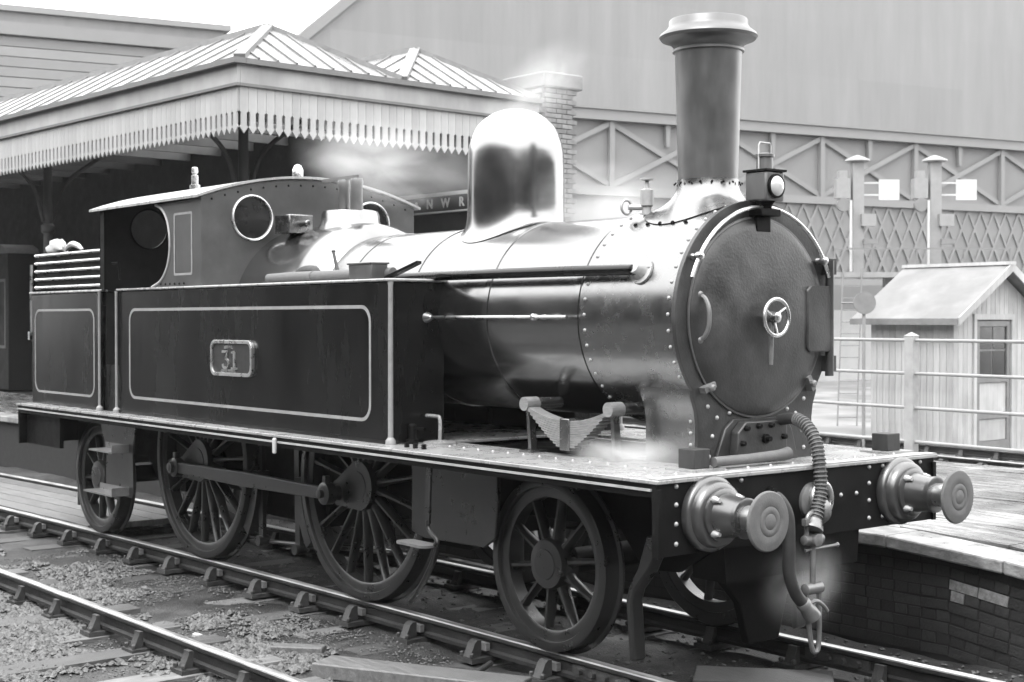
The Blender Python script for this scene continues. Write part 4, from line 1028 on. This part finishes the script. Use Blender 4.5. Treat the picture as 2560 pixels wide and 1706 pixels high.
mb = MB(); mb.tube([(-.285, .0, DZ-.03), (-.283, -.005, DZ-.29)], [.017, .012], 8); mb.lathe((0, 0, DZ), 'X', [(-.30, .035), (-.27, .035)], 12); ob('door_lever', mb, 'forged', dr)
mb = MB(); mb.tube([(-.385, -.53, DZ+.13), (-.345, -.525, DZ+.115), (-.315, -.52, DZ+.05), (-.315, -.52, DZ-.05), (-.345, -.525, DZ-.115), (-.385, -.53, DZ-.13)], .014, 8, smooth=5)
for z in (.135, -.135): mb.lathe((0, -.53, DZ+z), 'X', [(-.39, .024), (-.37, .024), (-.36, .012)], 10)
ob('door_handle', mb, 'forged', dr)
# hinge at the far side
mb = MB(); mb.lathe((-.355, .640, 0), 'Z', [(1.76, .028), (2.50, .028)], 12)
for z in (1.84, 2.46): mb.b2(-.40, -.34, .615, .69, z-.05, z+.05)
hg = ob('door_hinge', mb, 'paint_front', dr)
mb = MB()
mb.prism([(.40, DZ-.19), (.40, DZ+.17), (.43, DZ+.20), (.63, DZ+.20), (.63, DZ-.22), (.43, DZ-.22)], 'YZ', -.372, -.335); ob('hinge_strap', mb, 'paint_front', dr, bevel=.010)
# clamping dogs round the rim
mb = MB()
for a in (222, 318):
    q = Vector((-.375, (DR+.02)*cos(radians(a)), DZ+(DR+.02)*sin(radians(a)))); mb.box(q, (.05, .10, .035), (radians(a-20), 0, 0)); mb.lathe((0, q.y, q.z), 'X', [(-.355, .022), (-.33, .022), (-.32, .012)], 8)
obs('door_dog', mb, 'forged', dr)
# handrail over the door
arc = [(-.345, .672*cos(radians(a)), BCZ+.672*sin(radians(a))) for a in range(160, 18, -6)]
mb = MB(); mb.tube(arc, .0125, 8); 
for a in (148, 32):
    mb.lathe((0, .672*cos(radians(a)), BCZ+.672*sin(radians(a))), 'X', [(-.40, .020), (-.375, .015), (-.365, .024), (-.345, .027), (-.325, .022), (-.32, .01)], 12)
ob('front_handrail', mb, 'bright_steel', sf)
# lamp bracket
mb = MB(); mb.b2(-.41, -.30, -.075, .105, 2.755, 2.80); mb.b2(-.40, -.36, -.05, .08, 2.66, 2.756); ob('lamp_bracket', mb, 'black_iron', sf, bevel=.006)
# chimney
XC = -.815
sad = []
nS, nA = 10, 48
mb = MB(); vs_, fs_ = [], []
for i in range(nS+1):
    t = i/nS; r = .195+.215*(t**2.2); 
    for k in range(nA):
        a = 2*pi*k/nA; y = r*sin(a); zs_ = BCZ+sqrt(max(0, .70**2-y*y))+.008
        z = (1-t)**1.6*(3.01)+(1-(1-t)**1.6)*zs_
        vs_.append((XC+r*cos(a), y, z))
for i in range(nS):
    for k in range(nA): l = (k+1) % nA; fs_.append((i*nA+k, i*nA+l, (i+1)*nA+l, (i+1)*nA+k))
ch = ob('chimney', MB().lathe((XC, 0, 0), 'Z', [(3.0, .190), (3.05, .191), (3.80, .212), (3.82, .216)], 56, caps=False), 'chimney_paint', LO)
ob('chimney_saddle', mb.add(vs_, fs_), 'smokebox_iron', ch)
mb = MB()
for k in range(18): a = 2*pi*k/18; mb.rivet((XC+.212*cos(a), .212*sin(a), 2.985), (cos(a), sin(a), .5), .009)
for k in range(5): mb.rivet((XC-.25+.11*k+.0, -.40, BCZ+sqrt(.49-.16)+.006), (0, -.57, .8), .014)
obs('rivet', mb, 'black_iron', ch)
capm = MB(); capm.lathe((XC, 0, 0), 'Z', [(3.815, .214), (3.822, .228), (3.835, .228), (3.842, .218), (3.862, .226), (3.885, .252), (3.900, .300), (3.918, .312), (3.935, .305), (3.962, .268), (3.985, .252), (4.02, .250), (4.026, .245), (4.024, .19), (3.82, .175)], 60, caps=False); ob('chimney_cap', capm, 'chimney_paint', ch)
ob('flue', MB().lathe((XC, 0, 0), 'Z', [(3.80, .18), (3.82, .18)], 32), 'dark_void', ch)
# dome
XD = -2.76; vs_, fs_ = [], []; mb = MB()
prof = [(.358, 3.26), (.356, 3.34), (.345, 3.42), (.322, 3.49), (.287, 3.55), (.238, 3.60), (.18, 3.64), (.11, 3.667), (.04, 3.678)]
mb.lathe((XD, 0, 0), 'Z', [(z, r) for r, z in [(.36, 2.95), (.36, 3.10)]+prof], 64, caps=True)
dm = ob('dome', mb, 'polished', LO, smooth=60)
mb = MB(); vs_, fs_ = [], []
for i in range(9):
    t = i/8; r = .36+.055*t**2
    for k in range(56):
        a = 2*pi*k/56; y = r*sin(a); zs_ = BCZ+sqrt(max(0, .675**2-y*y))+.006; z = (1-t)**1.8*2.96+(1-(1-t)**1.8)*zs_; vs_.append((XD+r*cos(a), y, z))
for i in range(8):
    for k in range(56): l = (k+1) % 56; fs_.append((i*56+k, i*56+l, (i+1)*56+l, (i+1)*56+k))
ob('dome_skirt', mb.add(vs_, fs_), 'polished', dm)
# safety valves
XV = -5.02
mb = MB(); mb.lathe((XV, 0, 0), 'Z', [(2.85, .30), (2.93, .27), (2.96, .255), (3.02, .250), (3.05, .235), (3.06, .20), (3.065, .02)], 40); sv_ = ob('safety_valve_casing', mb, 'polished', LO)
mb = MB()
for dx in (-.10, .10): mb.lathe((XV+dx, 0, 0), 'Z', [(3.05, .06), (3.10, .055), (3.25, .05), (3.30, .058), (3.33, .05), (3.335, .01)], 16)
mb.beam((XV-.45, 0, 3.345), (XV+.12, 0, 3.345), .02, .03); ob('safety_valve_column', mb, 'chimney_paint', sv_)
mb = MB(); mb.b2(-5.45, -5.20, -.50, -.26, 2.86, 3.02); mb.lathe((-5.2, -.38, 2.94), 'X', [(-.3, .03), (.12, .03)], 10); ob('steam_manifold', mb, 'smokebox_iron', LO, bevel=.01)

# ------------------------------------------------------------- pipes and rails on the boiler
mb = MB(); mb.tube([(-3.6, -.715, 2.43), (-2.0, -.715, 2.43), (-.86, -.712, 2.424), (-.77, -.70, 2.418), (-.735, -.66, 2.41), (-.73, -.60, 2.40)], .034, 14, smooth=4); ep = ob('blower_pipe', mb, 'paint', LO)
mb = MB(); n_ = Vector((0, -.92, .39)).normalized(); t_ = Vector((1, 0, 0)); mb.lathe(Vector((-.75, 0, BCZ))+n_*.70, (n_, t_, n_.cross(t_)), [(-.02, .085), (.012, .085), (.016, .06), (.05, .055), (.08, .04)], 20)
for a in (20, 140, 260): mb.rivet(Vector((-.75, 0, BCZ))+n_*.712+(t_*cos(radians(a))+n_.cross(t_)*sin(radians(a)))*.07, n_, .012)
ob('pipe_flange', mb, 'worn_edge', ep)
mb = MB(); mb.tube([(-2.80, -.775, 2.137), (-1.30, -.775, 2.138)], .012, 8)
for x in (-1.62, ): mb.lathe((x, 0, 2.138), 'Y', [(-.80, .012), (-.79, .022), (-.76, .022), (-.74, .012), (-.68, .018)], 10)
mb.lathe((0, -.775, 2.137), 'X', [(-2.81, .04), (-2.78, .03), (-2.75, .014)], 12); ob('boiler_handrail', mb, 'bright_steel', LO)
# lubricator by the chimney
mb = MB(); q = (XC-.30, -.25); zb = BCZ+sqrt(.49-.0625)
mb.lathe((q[0], q[1], 0), 'Z', [(zb, .03), (zb+.05, .03), (zb+.06, .042), (zb+.16, .042), (zb+.17, .02), (zb+.22, .012), (zb+.225, .045), (zb+.235, .045)], 14)
mb.tube([(q[0], q[1], zb+.05), (q[0]-.05, q[1]-.05, zb+.05), (q[0]-.08, q[1]-.09, zb+.05)], .018, 8)
mb.tube([(q[0]-.085+.0*cos(a), q[1]-.10+.045*cos(a), zb+.05+.045*sin(a)) for a in [2*pi*k/16 for k in range(16)]], .009, 6, closed=True); ob('lubricator', mb, 'worn_edge', LO)

# ------------------------------------------------------------- leading spring on the footplate
for s in (-1, 1):
    ys = s*.675; xe0, xe1 = -1.78, -.965; xm = (xe0+xe1)/2; hl = (xe1-xe0)/2
    mb = MB()
    for x, b in ((xe0, -.0), (xe1, .0)):
        mb.beam((x+.03, ys, ZF), (x, ys, 1.55), .05, .03, up=(1, 0, 0)); mb.lathe((x, 0, 1.565), 'Y', [(min(ys-s*.0, ys), .001), (ys, .04), (ys+s*-.26, .04), (ys+s*-.26, .001)] if s > 0 else [(ys, .04), (ys+.26, .04)], 16)
        mb.b2(x-.03, x+.09, ys-.07, ys+.07, ZF, ZF+.015)
    sp = obs('spring_hanger', mb, 'smokebox_iron', LO)[0]
    nl = 12
    for i in range(nl):
        L = hl*(1-.0705*i) if i else hl; vs_, fs_ = [], []; n = 14; sag = .085
        for k in range(n+1):
            u = -1+2*k/n; x = xm+u*L; zt_ = 1.475+sag*((u*L/hl)**2)-i*.0145
            if i == 0: zt_ += 0
            vs_ += [(x, ys-.048, zt_), (x, ys+.048, zt_), (x, ys+.048, zt_-.0125), (x, ys-.048, zt_-.0125)]
        for k in range(n):
            b = 4*k; fs_ += [(b, b+4, b+5, b+1), (b+1, b+5, b+6, b+2), (b+2, b+6, b+7, b+3), (b+3, b+7, b+4, b)]
        fs_ += [(0, 1, 2, 3), (4*n+3, 4*n+2, 4*n+1, 4*n)]
        ob('spring_leaf', MB().add(vs_, fs_), 'spring_steel', sp, smooth=0)
    mb = MB(); mb.b2(xm-.045, xm+.045, ys-.058, ys+.058, 1.285, 1.49); ob('spring_buckle', mb, 'smokebox_iron', sp, bevel=.006)
    for x in (xe0, xe1):
        mb = MB(); mb.lathe((x, 0, 1.565), 'Y', [(ys-.055, .046), (ys+.055, .046)], 18); ob('spring_eye', mb, 'spring_steel', sp)
# small fittings on the footplate
mb = MB(); mb.tube([(-2.62, -.80, ZF), (-2.62, -.80, 1.42), (-2.66, -.80, 1.44), (-2.78, -.80, 1.44)], .013, 8, smooth=3); mb.lathe((-2.62, -.80, 0), 'Z', [(ZF, .12), (ZF+.015, .12), (ZF+.022, .09), (ZF+.03, .02)], 20); ob('drain_pipe', mb, 'plate_top', LO)
mb = MB(); mb.lathe((-2.77, -.93, 0), 'Z', [(ZF, .045), (ZF+.03, .045), (ZF+.035, .03), (ZF+.13, .03), (ZF+.14, .02)], 10); mb.tube([(-2.77, -.93, ZF+.11), (-2.62, -.93, ZF+.11)], .012, 6)
for x in (-2.55, -2.45, -2.35): mb.lathe((x+.0, -1.13, 0), 'Z', [(ZF, .018), (ZF+.03, .018), (ZF+.035, .008)], 6)
obs('oil_cup', mb, 'black_iron', LO)
for (x, y) in ((-.27, -.69), (-.28, 1.13)):
    mb = MB(); mb.b2(x-.065, x+.065, y-.065, y+.065, ZF+.012, ZF+.125); ls = ob('lamp_socket', mb, 'wood_block', LO, bevel=.005)
    mb = MB(); mb.b2(x-.11, x+.12, y-.13, y+.14, ZF, ZF+.0118); ob('socket_plate', mb, 'plate_top', ls, smooth=0)
mb = MB(); mb.b2(-.06, .02, -W2, W2, ZF+.0005, ZF+.008); ob('edge_strip', mb, 'worn_edge', fp, smooth=0)
mb = MB()
for k in range(26):
    x = -.5-.16*k; 
    if x > -2.7: mb.rivet((x, -.86, ZF), (0, 0, 1), .012)
for k in range(12): mb.rivet((-.16, -1.15+.2*k, ZF), (0, 0, 1), .012)
obs('rivet', mb, 'plate_top', fp)

# ------------------------------------------------------------- buffers
for s in (-1, 1):
    yb_, zb_ = s*.865, 1.04
    mb = MB(); mb.lathe((0, yb_, zb_), 'X', [(0, .205), (.006, .212), (.045, .212), (.055, .205), (.06, .19), (.075, .186), (.10, .182), (.112, .170), (.118, .14), (.122, .10)], 48); bu = ob('buffer', mb, 'buffer_paint', LO)
    mb = MB(); mb.lathe((0, yb_, zb_), 'X', [(.118, .150), (.135, .150), (.14, .14), (.145, .122), (.27, .104), (.275, .112), (.30, .112), (.305, .10), (.306, .07)], 40); ob('buffer_barrel', mb, 'buffer_paint', bu)
    mb = MB()
    for k in range(4):
        a = radians(45+90*k); mb.lathe((0, yb_+.132*cos(a), zb_+.132*sin(a)), 'X', [(.135, .022), (.155, .022), (.165, .015), (.185, .013)], 8)
    obs('bolt', mb, 'worn_edge', bu)
    mb = MB(); mb.lathe((0, yb_, zb_), 'X', [(.30, .072), (.40, .072), (.42, .085)], 30); ob('buffer_ram', mb, 'bright_steel', bu)
    mb = MB(); mb.lathe((0, yb_, zb_), 'X', [(.41, .07), (.418, .10), (.432, .155), (.440, .164), (.448, .164), (.455, .158), (.461, .125), (.463, .088), (.460, .082), (.464, .076), (.466, .050), (.463, .044), (.467, .038), (.468, .008)], 48); ob('buffer_head', mb, 'hose_canvas', bu)
# rear buffers
for s in (-1, 1):
    mb = MB(); mb.lathe((XR, s*.865, 1.04), 'X', [(-.44, .01), (-.44, .16), (-.42, .16), (-.40, .07), (-.28, .07), (-.27, .11), (-.1, .13), (-.06, .2), (0, .2)], 28); ob('buffer', mb, 'black_iron', LO)
# drawhook, screw coupling, hoses
mb = MB(); mb.tube([(-.02, .03, 1.04), (.06, .03, 1.04), (.105, .03, 1.02), (.115, .03, .97), (.085, .03, .935), (.05, .03, .95)], [.035, .034, .032, .03, .024, .014], 12, smooth=5); mb.lathe((0, .03, 1.04), 'X', [(0, .11), (.02, .11), (.03, .09), (.034, .04)], 28); hk = ob('drawhook', mb, 'forged', LO)
mb = MB(); mb.tube([(.045, .075+.085*cos(a), 1.05+.095*sin(a)) for a in [2*pi*k/20 for k in range(20)]], .02, 10, closed=True); ob('hook_ring', mb, 'bright_steel', LO)
cx_, cy_ = .085, -.055
mb = MB(); mb.tube([(cx_, cy_-.055, .83), (cx_, cy_-.05, .95), (cx_, cy_, .985), (cx_, cy_+.05, .95), (cx_, cy_+.055, .83)], .015, 8, smooth=4); cp = ob('screw_coupling', mb, 'forged', LO)
mb = MB(); mb.lathe((0, cy_, .825), 'X', [(cx_-.05, .03), (cx_-.045, .04), (cx_+.045, .04), (cx_+.05, .03)], 14); mb.lathe((cx_, 0, .825), 'Y', [(cy_-.085, .02), (cy_-.08, .028), (cy_+.08, .028), (cy_+.085, .02)], 14); ob('coupling_trunnion', mb, 'forged', cp)
mb = MB(); mb.lathe((cx_, cy_, 0), 'Z', [(.53, .018), (.82, .018)], 12); mb.tube([(cx_, cy_-.07, .765), (cx_, cy_, .767), (cx_+.03, cy_+.19, .780)], .009, 8); mb.lathe((cx_+.03, cy_+.19, .78), 'Z', [(-.014, .006), (0, .014), (.014, .006)], 8); ob('coupling_screw', mb, 'forged', cp)
mb = MB(); mb.lathe((cx_, 0, .535), 'Y', [(cy_-.08, .02), (cy_-.07, .034), (cy_+.07, .034), (cy_+.08, .02)], 14); ob('coupling_nut', mb, 'forged', cp)
mb = MB(); mb.tube([(cx_, cy_-.055, .535), (cx_+.01, cy_-.05, .35), (cx_+.02, cy_-.028, .19), (cx_+.02, cy_+.0, .165), (cx_+.02, cy_+.028, .19), (cx_+.01, cy_+.05, .35), (cx_, cy_+.055, .535)], .0155, 8, smooth=5); ob('coupling_link', mb, 'forged', cp)
hp = [(-.33, .13, 1.50), (-.22, .12, 1.515), (-.10, .09, 1.49), (0.0, .065, 1.40), (.05, .045, 1.27), (.075, .03, 1.12), (.09, -.02, .99), (.10, -.065, .915)]
mb = MB(); mb.tube(hp, .036, 14, smooth=8); vh = ob('vacuum_hose', mb, 'rubber', LO)
def spline(pts, n):
    P = [Vector(q) for q in pts]; r = []
    for i in range(len(P)-1):
        p0 = P[i-1] if i else P[0]*2-P[1]; p3 = P[i+2] if i+2 < len(P) else P[-1]*2-P[-2]
        for k in range(n):
            t = k/n; r.append(.5*((2*P[i])+(P[i+1]-p0)*t+(2*p0-5*P[i]+4*P[i+1]-p3)*t*t+(3*P[i]-p0-3*P[i+1]+p3)*t**3))
    return r+[P[-1]]
cl = spline(hp, 24); mb = MB(); acc = 0; last = cl[28]; 
for i in range(29, len(cl)-1):
    acc += (cl[i]-cl[i-1]).length
    if acc > .021:
        acc = 0; t = (cl[i+1]-cl[i-1]).normalized(); u = t.cross(Vector((1, 0, .3))).normalized(); v_ = t.cross(u)
        mb.lathe(cl[i], (t, u, v_), [(-.006, .036), (-.004, .042), (.004, .042), (.006, .036)], 14, caps=False)
ob('hose_coil', mb, 'hose_canvas', vh)
mb = MB(); e = Vector(hp[-1]); t = (e-Vector(hp[-2])).normalized(); u = t.cross(Vector((1, 0, 0))).normalized(); mb.lathe(e, (t, u, t.cross(u)), [(-.03, .044), (.0, .05), (.02, .062), (.03, .062), (.035, .045)], 18); mb.box(e+Vector((.0, -.07, .02)), (.03, .04, .04)); mb.box(e+Vector((.0, .055, -.03)), (.03, .03, .03)); ob('hose_coupling', mb, 'forged', vh)
mb = MB(); mb.tube([(.0, .10, .80), (.03, .10, 1.0), (.02, .11, 1.2)], .012, 8, smooth=4); ob('hose_stay', mb, 'chair_iron', LO)
h2 = [(.0, -.33, 1.10), (.06, -.32, 1.075), (.095, -.29, .98), (.10, -.285, .80), (.10, -.285, .66), (.11, -.24, .535), (.12, -.17, .455)]
mb = MB(); mb.tube(h2, .037, 14, smooth=8); sh = ob('heating_hose', mb, 'rubber', LO)
mb = MB(); e = Vector(h2[-1]); t = (e-Vector(h2[-2])).normalized(); u = t.cross(Vector((1, 0, 0))).normalized(); mb.lathe(e, (t, u, t.cross(u)), [(-.03, .040), (-.02, .045), (0, .045), (.005, .038), (.06, .05), (.10, .052), (.115, .03)], 18); mb.tube([e+t*.02, e+Vector((.02, .07, .02)), e+Vector((.03, .13, -.01)), e+Vector((.03, .17, -.05))], .013, 8, smooth=4); ob('hose_coupling', mb, 'forged', sh)
mb = MB(); mb.lathe((0, -.33, 1.10), 'X', [(0, .055), (.02, .055), (.022, .04), (.05, .04)], 16); ob('pipe_flange', mb, 'black_iron', sh)
# ================================================================== loose things on the engine
HL = thing('head_lamp', (-.355, .02, 2.80), 'small square oil lamp with round white lens on top of the smokebox', 'lamp')
lx, ly, lz = -.355, .015, 2.80
mb = MB(); mb.lathe((lx, ly, 0), 'Z', [(lz-.002, .055), (lz+.02, .06), (lz+.045, .085)], 4); ob('foot', mb, 'black_iron', HL, smooth=0)
mb = MB(); mb.b2(lx-.085, lx+.085, ly-.085, ly+.085, lz+.045, lz+.225); ob('body', mb, 'chimney_paint', HL, bevel=.012)
mb = MB(); mb.b2(lx-.095, lx+.095, ly-.095, ly+.095, lz+.2252, lz+.238); ob('lid', mb, 'black_iron', HL, smooth=0)
mb = MB(); mb.lathe((lx, ly, 0), 'Z', [(lz+.238, .052), (lz+.315, .050), (lz+.318, .060), (lz+.335, .060), (lz+.340, .045)], 20); ob('lamp_chimney', mb, 'chimney_paint', HL)
mb = MB(); mb.tube([(lx, ly-.055, lz+.24), (lx, ly-.055, lz+.39), (lx, ly-.045, lz+.405), (lx, ly+.045, lz+.405), (lx, ly+.055, lz+.39), (lx, ly+.055, lz+.24)], .006, 6); ob('handle', mb, 'worn_edge', HL)
mb = MB(); mb.lathe((0, ly, lz+.135), 'X', [(lx+.084, .074), (lx+.100, .074), (lx+.102, .064)], 28); lr = ob('lens_ring', mb, 'black_iron', HL)
mb = MB(); mb.lathe((0, ly, lz+.135), 'X', [(lx+.095, .064), (lx+.104, .060), (lx+.114, .045), (lx+.120, .02), (lx+.121, .002)], 28); ob('lens', mb, 'lens', lr)

mb = MB(); mb.tube([(-.20, -.60, ZF+.045), (-.20, -.3, ZF+.046), (-.20, -.02, ZF+.052), (-.20, .06, ZF+.06)], [.03, .03, .034, .04], 12); tag(ob('spare_hose', mb, 'hose_canvas'), 'pale canvas hose lying across the front footplate behind the buffers', 'hose')
mb = MB(); mb.tube([(-4.72, -.97, ZT+.065), (-4.4, -.96, ZT+.062), (-3.6, -.95, ZT+.062), (-3.05, -.90, ZT+.07)], [.036, .045, .044, .04], 12); mb.lathe((-4.05, -.957, ZT+.062), 'X', [(-.01, .047), (.01, .047)], 16); tag(ob('water_bag', mb, 'hose_canvas'), 'long pale water hose lying along the top of the side tank', 'hose')
mb = MB(); mb.tube([(-4.62, -.80, ZT+.03), (-4.5, -.80, ZT+.10), (-4.3, -.80, ZT+.11), (-4.2, -.80, ZT+.03)], [.02, .05, .05, .02], 10, smooth=4); tag(ob('coal_sack', mb, 'rubber'), 'dark folded sack lying on the tank top behind the water hose', 'sack')
mb = MB(); x, y, z = -3.25, -.985, ZT+.022
mb.prism([(x-.14, z), (x+.14, z), (x+.155, z+.11), (x-.155, z+.11)], 'XZ', y-.07, y+.07); mb.b2(x-.165, x+.165, y-.08, y+.08, z+.11, z+.125); tag(ob('tool_box', mb, 'chimney_paint', bevel=.006), 'small grey tool tray on the tank top near its front corner', 'box')
mb = MB(); mb.add([(-3.05, -.92, ZT+.022), (-2.84, -.80, ZT+.13), (-2.80, -.87, ZT+.13), (-3.02, -1.0, ZT+.022), (-3.05, -.92, ZT+.04), (-2.84, -.80, ZT+.15), (-2.80, -.87, ZT+.15), (-3.02, -1.0, ZT+.04)], [(0, 1, 2, 3), (4, 5, 6, 7), (0, 1, 5, 4), (1, 2, 6, 5), (2, 3, 7, 6), (3, 0, 4, 7)])
tag(ob('shovel_blade', mb, 'black_iron'), 'dark coal shovel blade sticking up at the front of the tank top', 'shovel')
mb = MB(); mb.tube([(-3.86, -.84, ZT+.02), (-3.95, -.84, ZT+.25)], [.018, .012], 8); mb.lathe((-3.95, -.84, ZT+.25), 'Z', [(0, .012), (.01, .018), (.02, .008)], 8); tag(ob('tank_lever', mb, 'chair_iron'), 'short upright iron lever on the tank top beside the water hose', 'lever')
# coal and rag in the bunker
mb = MB(); rs = random.Random(9)
for _ in range(900):
    x = rs.uniform(-9.40, -7.80); y = rs.uniform(-1.02, 1.02); h = 2.40+.36*(1-((x+8.6)/.85)**2*.35)*(1-(y/1.05)**2*.25)
    stone(x, y, h-rs.uniform(0, .05), rs.uniform(.04, .085))
mb.b2(-9.44, -7.78, -1.03, 1.03, ZT+.002, 2.58)
o = ob('coal_heap', mb, 'coal', smooth=0); o['kind'] = 'stuff'; o['label'] = 'heap of black coal behind the bunker rails'
def rag(name, cx, cy, cz, rx, ry, rz, seed, label):
    q = random.Random(seed); n, m = 14, 9; vs_, fs_ = [], []
    for i in range(m+1):
        ph = pi*i/m
        for k in range(n):
            t = 2*pi*k/n; d = 1+q.uniform(-.22, .22)+.15*sin(3*t+seed)
            vs_.append((cx+rx*d*sin(ph)*cos(t), cy+ry*d*sin(ph)*sin(t), cz+rz*d*cos(ph)))
    for i in range(m):
        for k in range(n): l = (k+1) % n; fs_.append((i*n+k, i*n+l, (i+1)*n+l, (i+1)*n+k))
    return tag(ob(name, MB().add(vs_, fs_), 'rag', smooth=50), label, 'rag')
rag('cotton_rag', -8.95, -1.03, 2.85, .20, .08, .085, 4, 'crumpled white cotton rag lying on the top bunker rail')
mb = MB(); mb.tube([(-8.66, -1.06, 2.83), (-8.52, -1.06, 2.875), (-8.38, -1.06, 2.86), (-8.25, -1.06, 2.81)], [.02, .032, .03, .015], 8, smooth=4); tag(ob('rag_roll', mb, 'rag'), 'twisted strip of white cloth on the top bunker rail by the cab', 'rag')
# ================================================================== steam and hazy air
import bmesh
def steam(name, c, rad, dens, nscale, seed, label, rot=(0, 0, 0), power=1.6, lo=.42, hi=.68):
    m = bpy.data.materials.new(name); m.use_nodes = True; n = m.node_tree; n.nodes.clear()
    o_ = n.nodes.new('ShaderNodeOutputMaterial'); v = n.nodes.new('ShaderNodeVolumePrincipled'); v.inputs['Color'].default_value = (.97, .97, .97, 1); v.inputs['Anisotropy'].default_value = .2
    tc = n.nodes.new('ShaderNodeTexCoord'); ln = n.nodes.new('ShaderNodeVectorMath'); ln.operation = 'LENGTH'; n.links.new(tc.outputs['Object'], ln.inputs[0])
    f = n.nodes.new('ShaderNodeMapRange'); f.inputs[1].default_value = 0; f.inputs[2].default_value = 1; f.inputs[3].default_value = 1; f.inputs[4].default_value = 0; n.links.new(ln.outputs['Value'], f.inputs[0])
    pw = n.nodes.new('ShaderNodeMath'); pw.operation = 'POWER'; pw.inputs[1].default_value = power; n.links.new(f.outputs[0], pw.inputs[0])
    ad = n.nodes.new('ShaderNodeVectorMath'); ad.operation = 'ADD'; ad.inputs[1].default_value = (seed*3.7, seed*1.3, seed*2.1); n.links.new(tc.outputs['Object'], ad.inputs[0])
    no = n.nodes.new('ShaderNodeTexNoise'); no.inputs['Scale'].default_value = nscale; no.inputs['Detail'].default_value = 3; no.inputs['Distortion'].default_value = .6; n.links.new(ad.outputs[0], no.inputs['Vector'])
    r = n.nodes.new('ShaderNodeMapRange'); r.inputs[1].default_value = lo; r.inputs[2].default_value = hi; r.inputs[3].default_value = 0; r.inputs[4].default_value = dens; n.links.new(no.outputs[0], r.inputs[0])
    mu = n.nodes.new('ShaderNodeMath'); mu.operation = 'MULTIPLY'; n.links.new(pw.outputs[0], mu.inputs[0]); n.links.new(r.outputs[0], mu.inputs[1])
    n.links.new(mu.outputs[0], v.inputs['Density']); n.links.new(v.outputs[0], o_.inputs['Volume'])
    me = bpy.data.meshes.new(name); bm = bmesh.new(); bmesh.ops.create_icosphere(bm, subdivisions=2, radius=1.02); bm.to_mesh(me); bm.free(); me.materials.append(m)
    o = put(name, me, None, c, rot); o.scale = rad; o['kind'] = 'stuff'; o['label'] = label
    return o
q1, q2, q3 = px(1345, 225, 1, .45), px(2010, 1455, 0, -.02), px(1500, 510, 1, .25)
steam('steam', (-4.85, .25, 3.47), (1.45, .60, .42), 1.9, 1.7, 1, 'white steam blowing from the safety valves over the cab roof', (0, radians(10), 0), 1.4, .34, .74)
steam('steam', tuple(q1), (.62, .40, .22), 3.4, 1.4, 2, 'thin wisp of steam streaming past the top of the dome', (0, radians(-32), 0), 1.5, .34, .72)
steam('steam', tuple(q3), (.95, .50, .34), 2.2, 1.4, 5, 'thin veil of steam round the foot of the dome', (0, 0, 0), 1.3, .32, .75)
steam('steam', (-.70, -.80, 1.31), (.46, .34, .15), 9.0, 1.5, 3, 'steam leaking low at the foot of the smokebox', (0, 0, 0), 1.4, .3, .75)
steam('steam', tuple(q2), (.18, .44, .38), 15, 1.5, 4, 'white puff of steam behind the hanging coupling', (0, 0, 0), 2.4, .28, .75)
hm = bpy.data.materials.new('haze_air'); hm.use_nodes = True; hn = hm.node_tree; hn.nodes.clear()
ho = hn.nodes.new('ShaderNodeOutputMaterial'); hv = hn.nodes.new('ShaderNodeVolumePrincipled'); hv.inputs['Color'].default_value = (.8, .8, .8, 1); hv.inputs['Density'].default_value = .00040
hn.links.new(hv.outputs[0], ho.inputs['Volume'])
mb = MB(); mb.b2(-225, 65, -85, 225, -1.4, 27.5); hz = ob('haze', mb, 'rag', smooth=0); hz.data.materials.clear(); hz.data.materials.append(hm)
hz['kind'] = 'stuff'; hz['label'] = 'thin pale smoky haze hanging over the whole station yard'
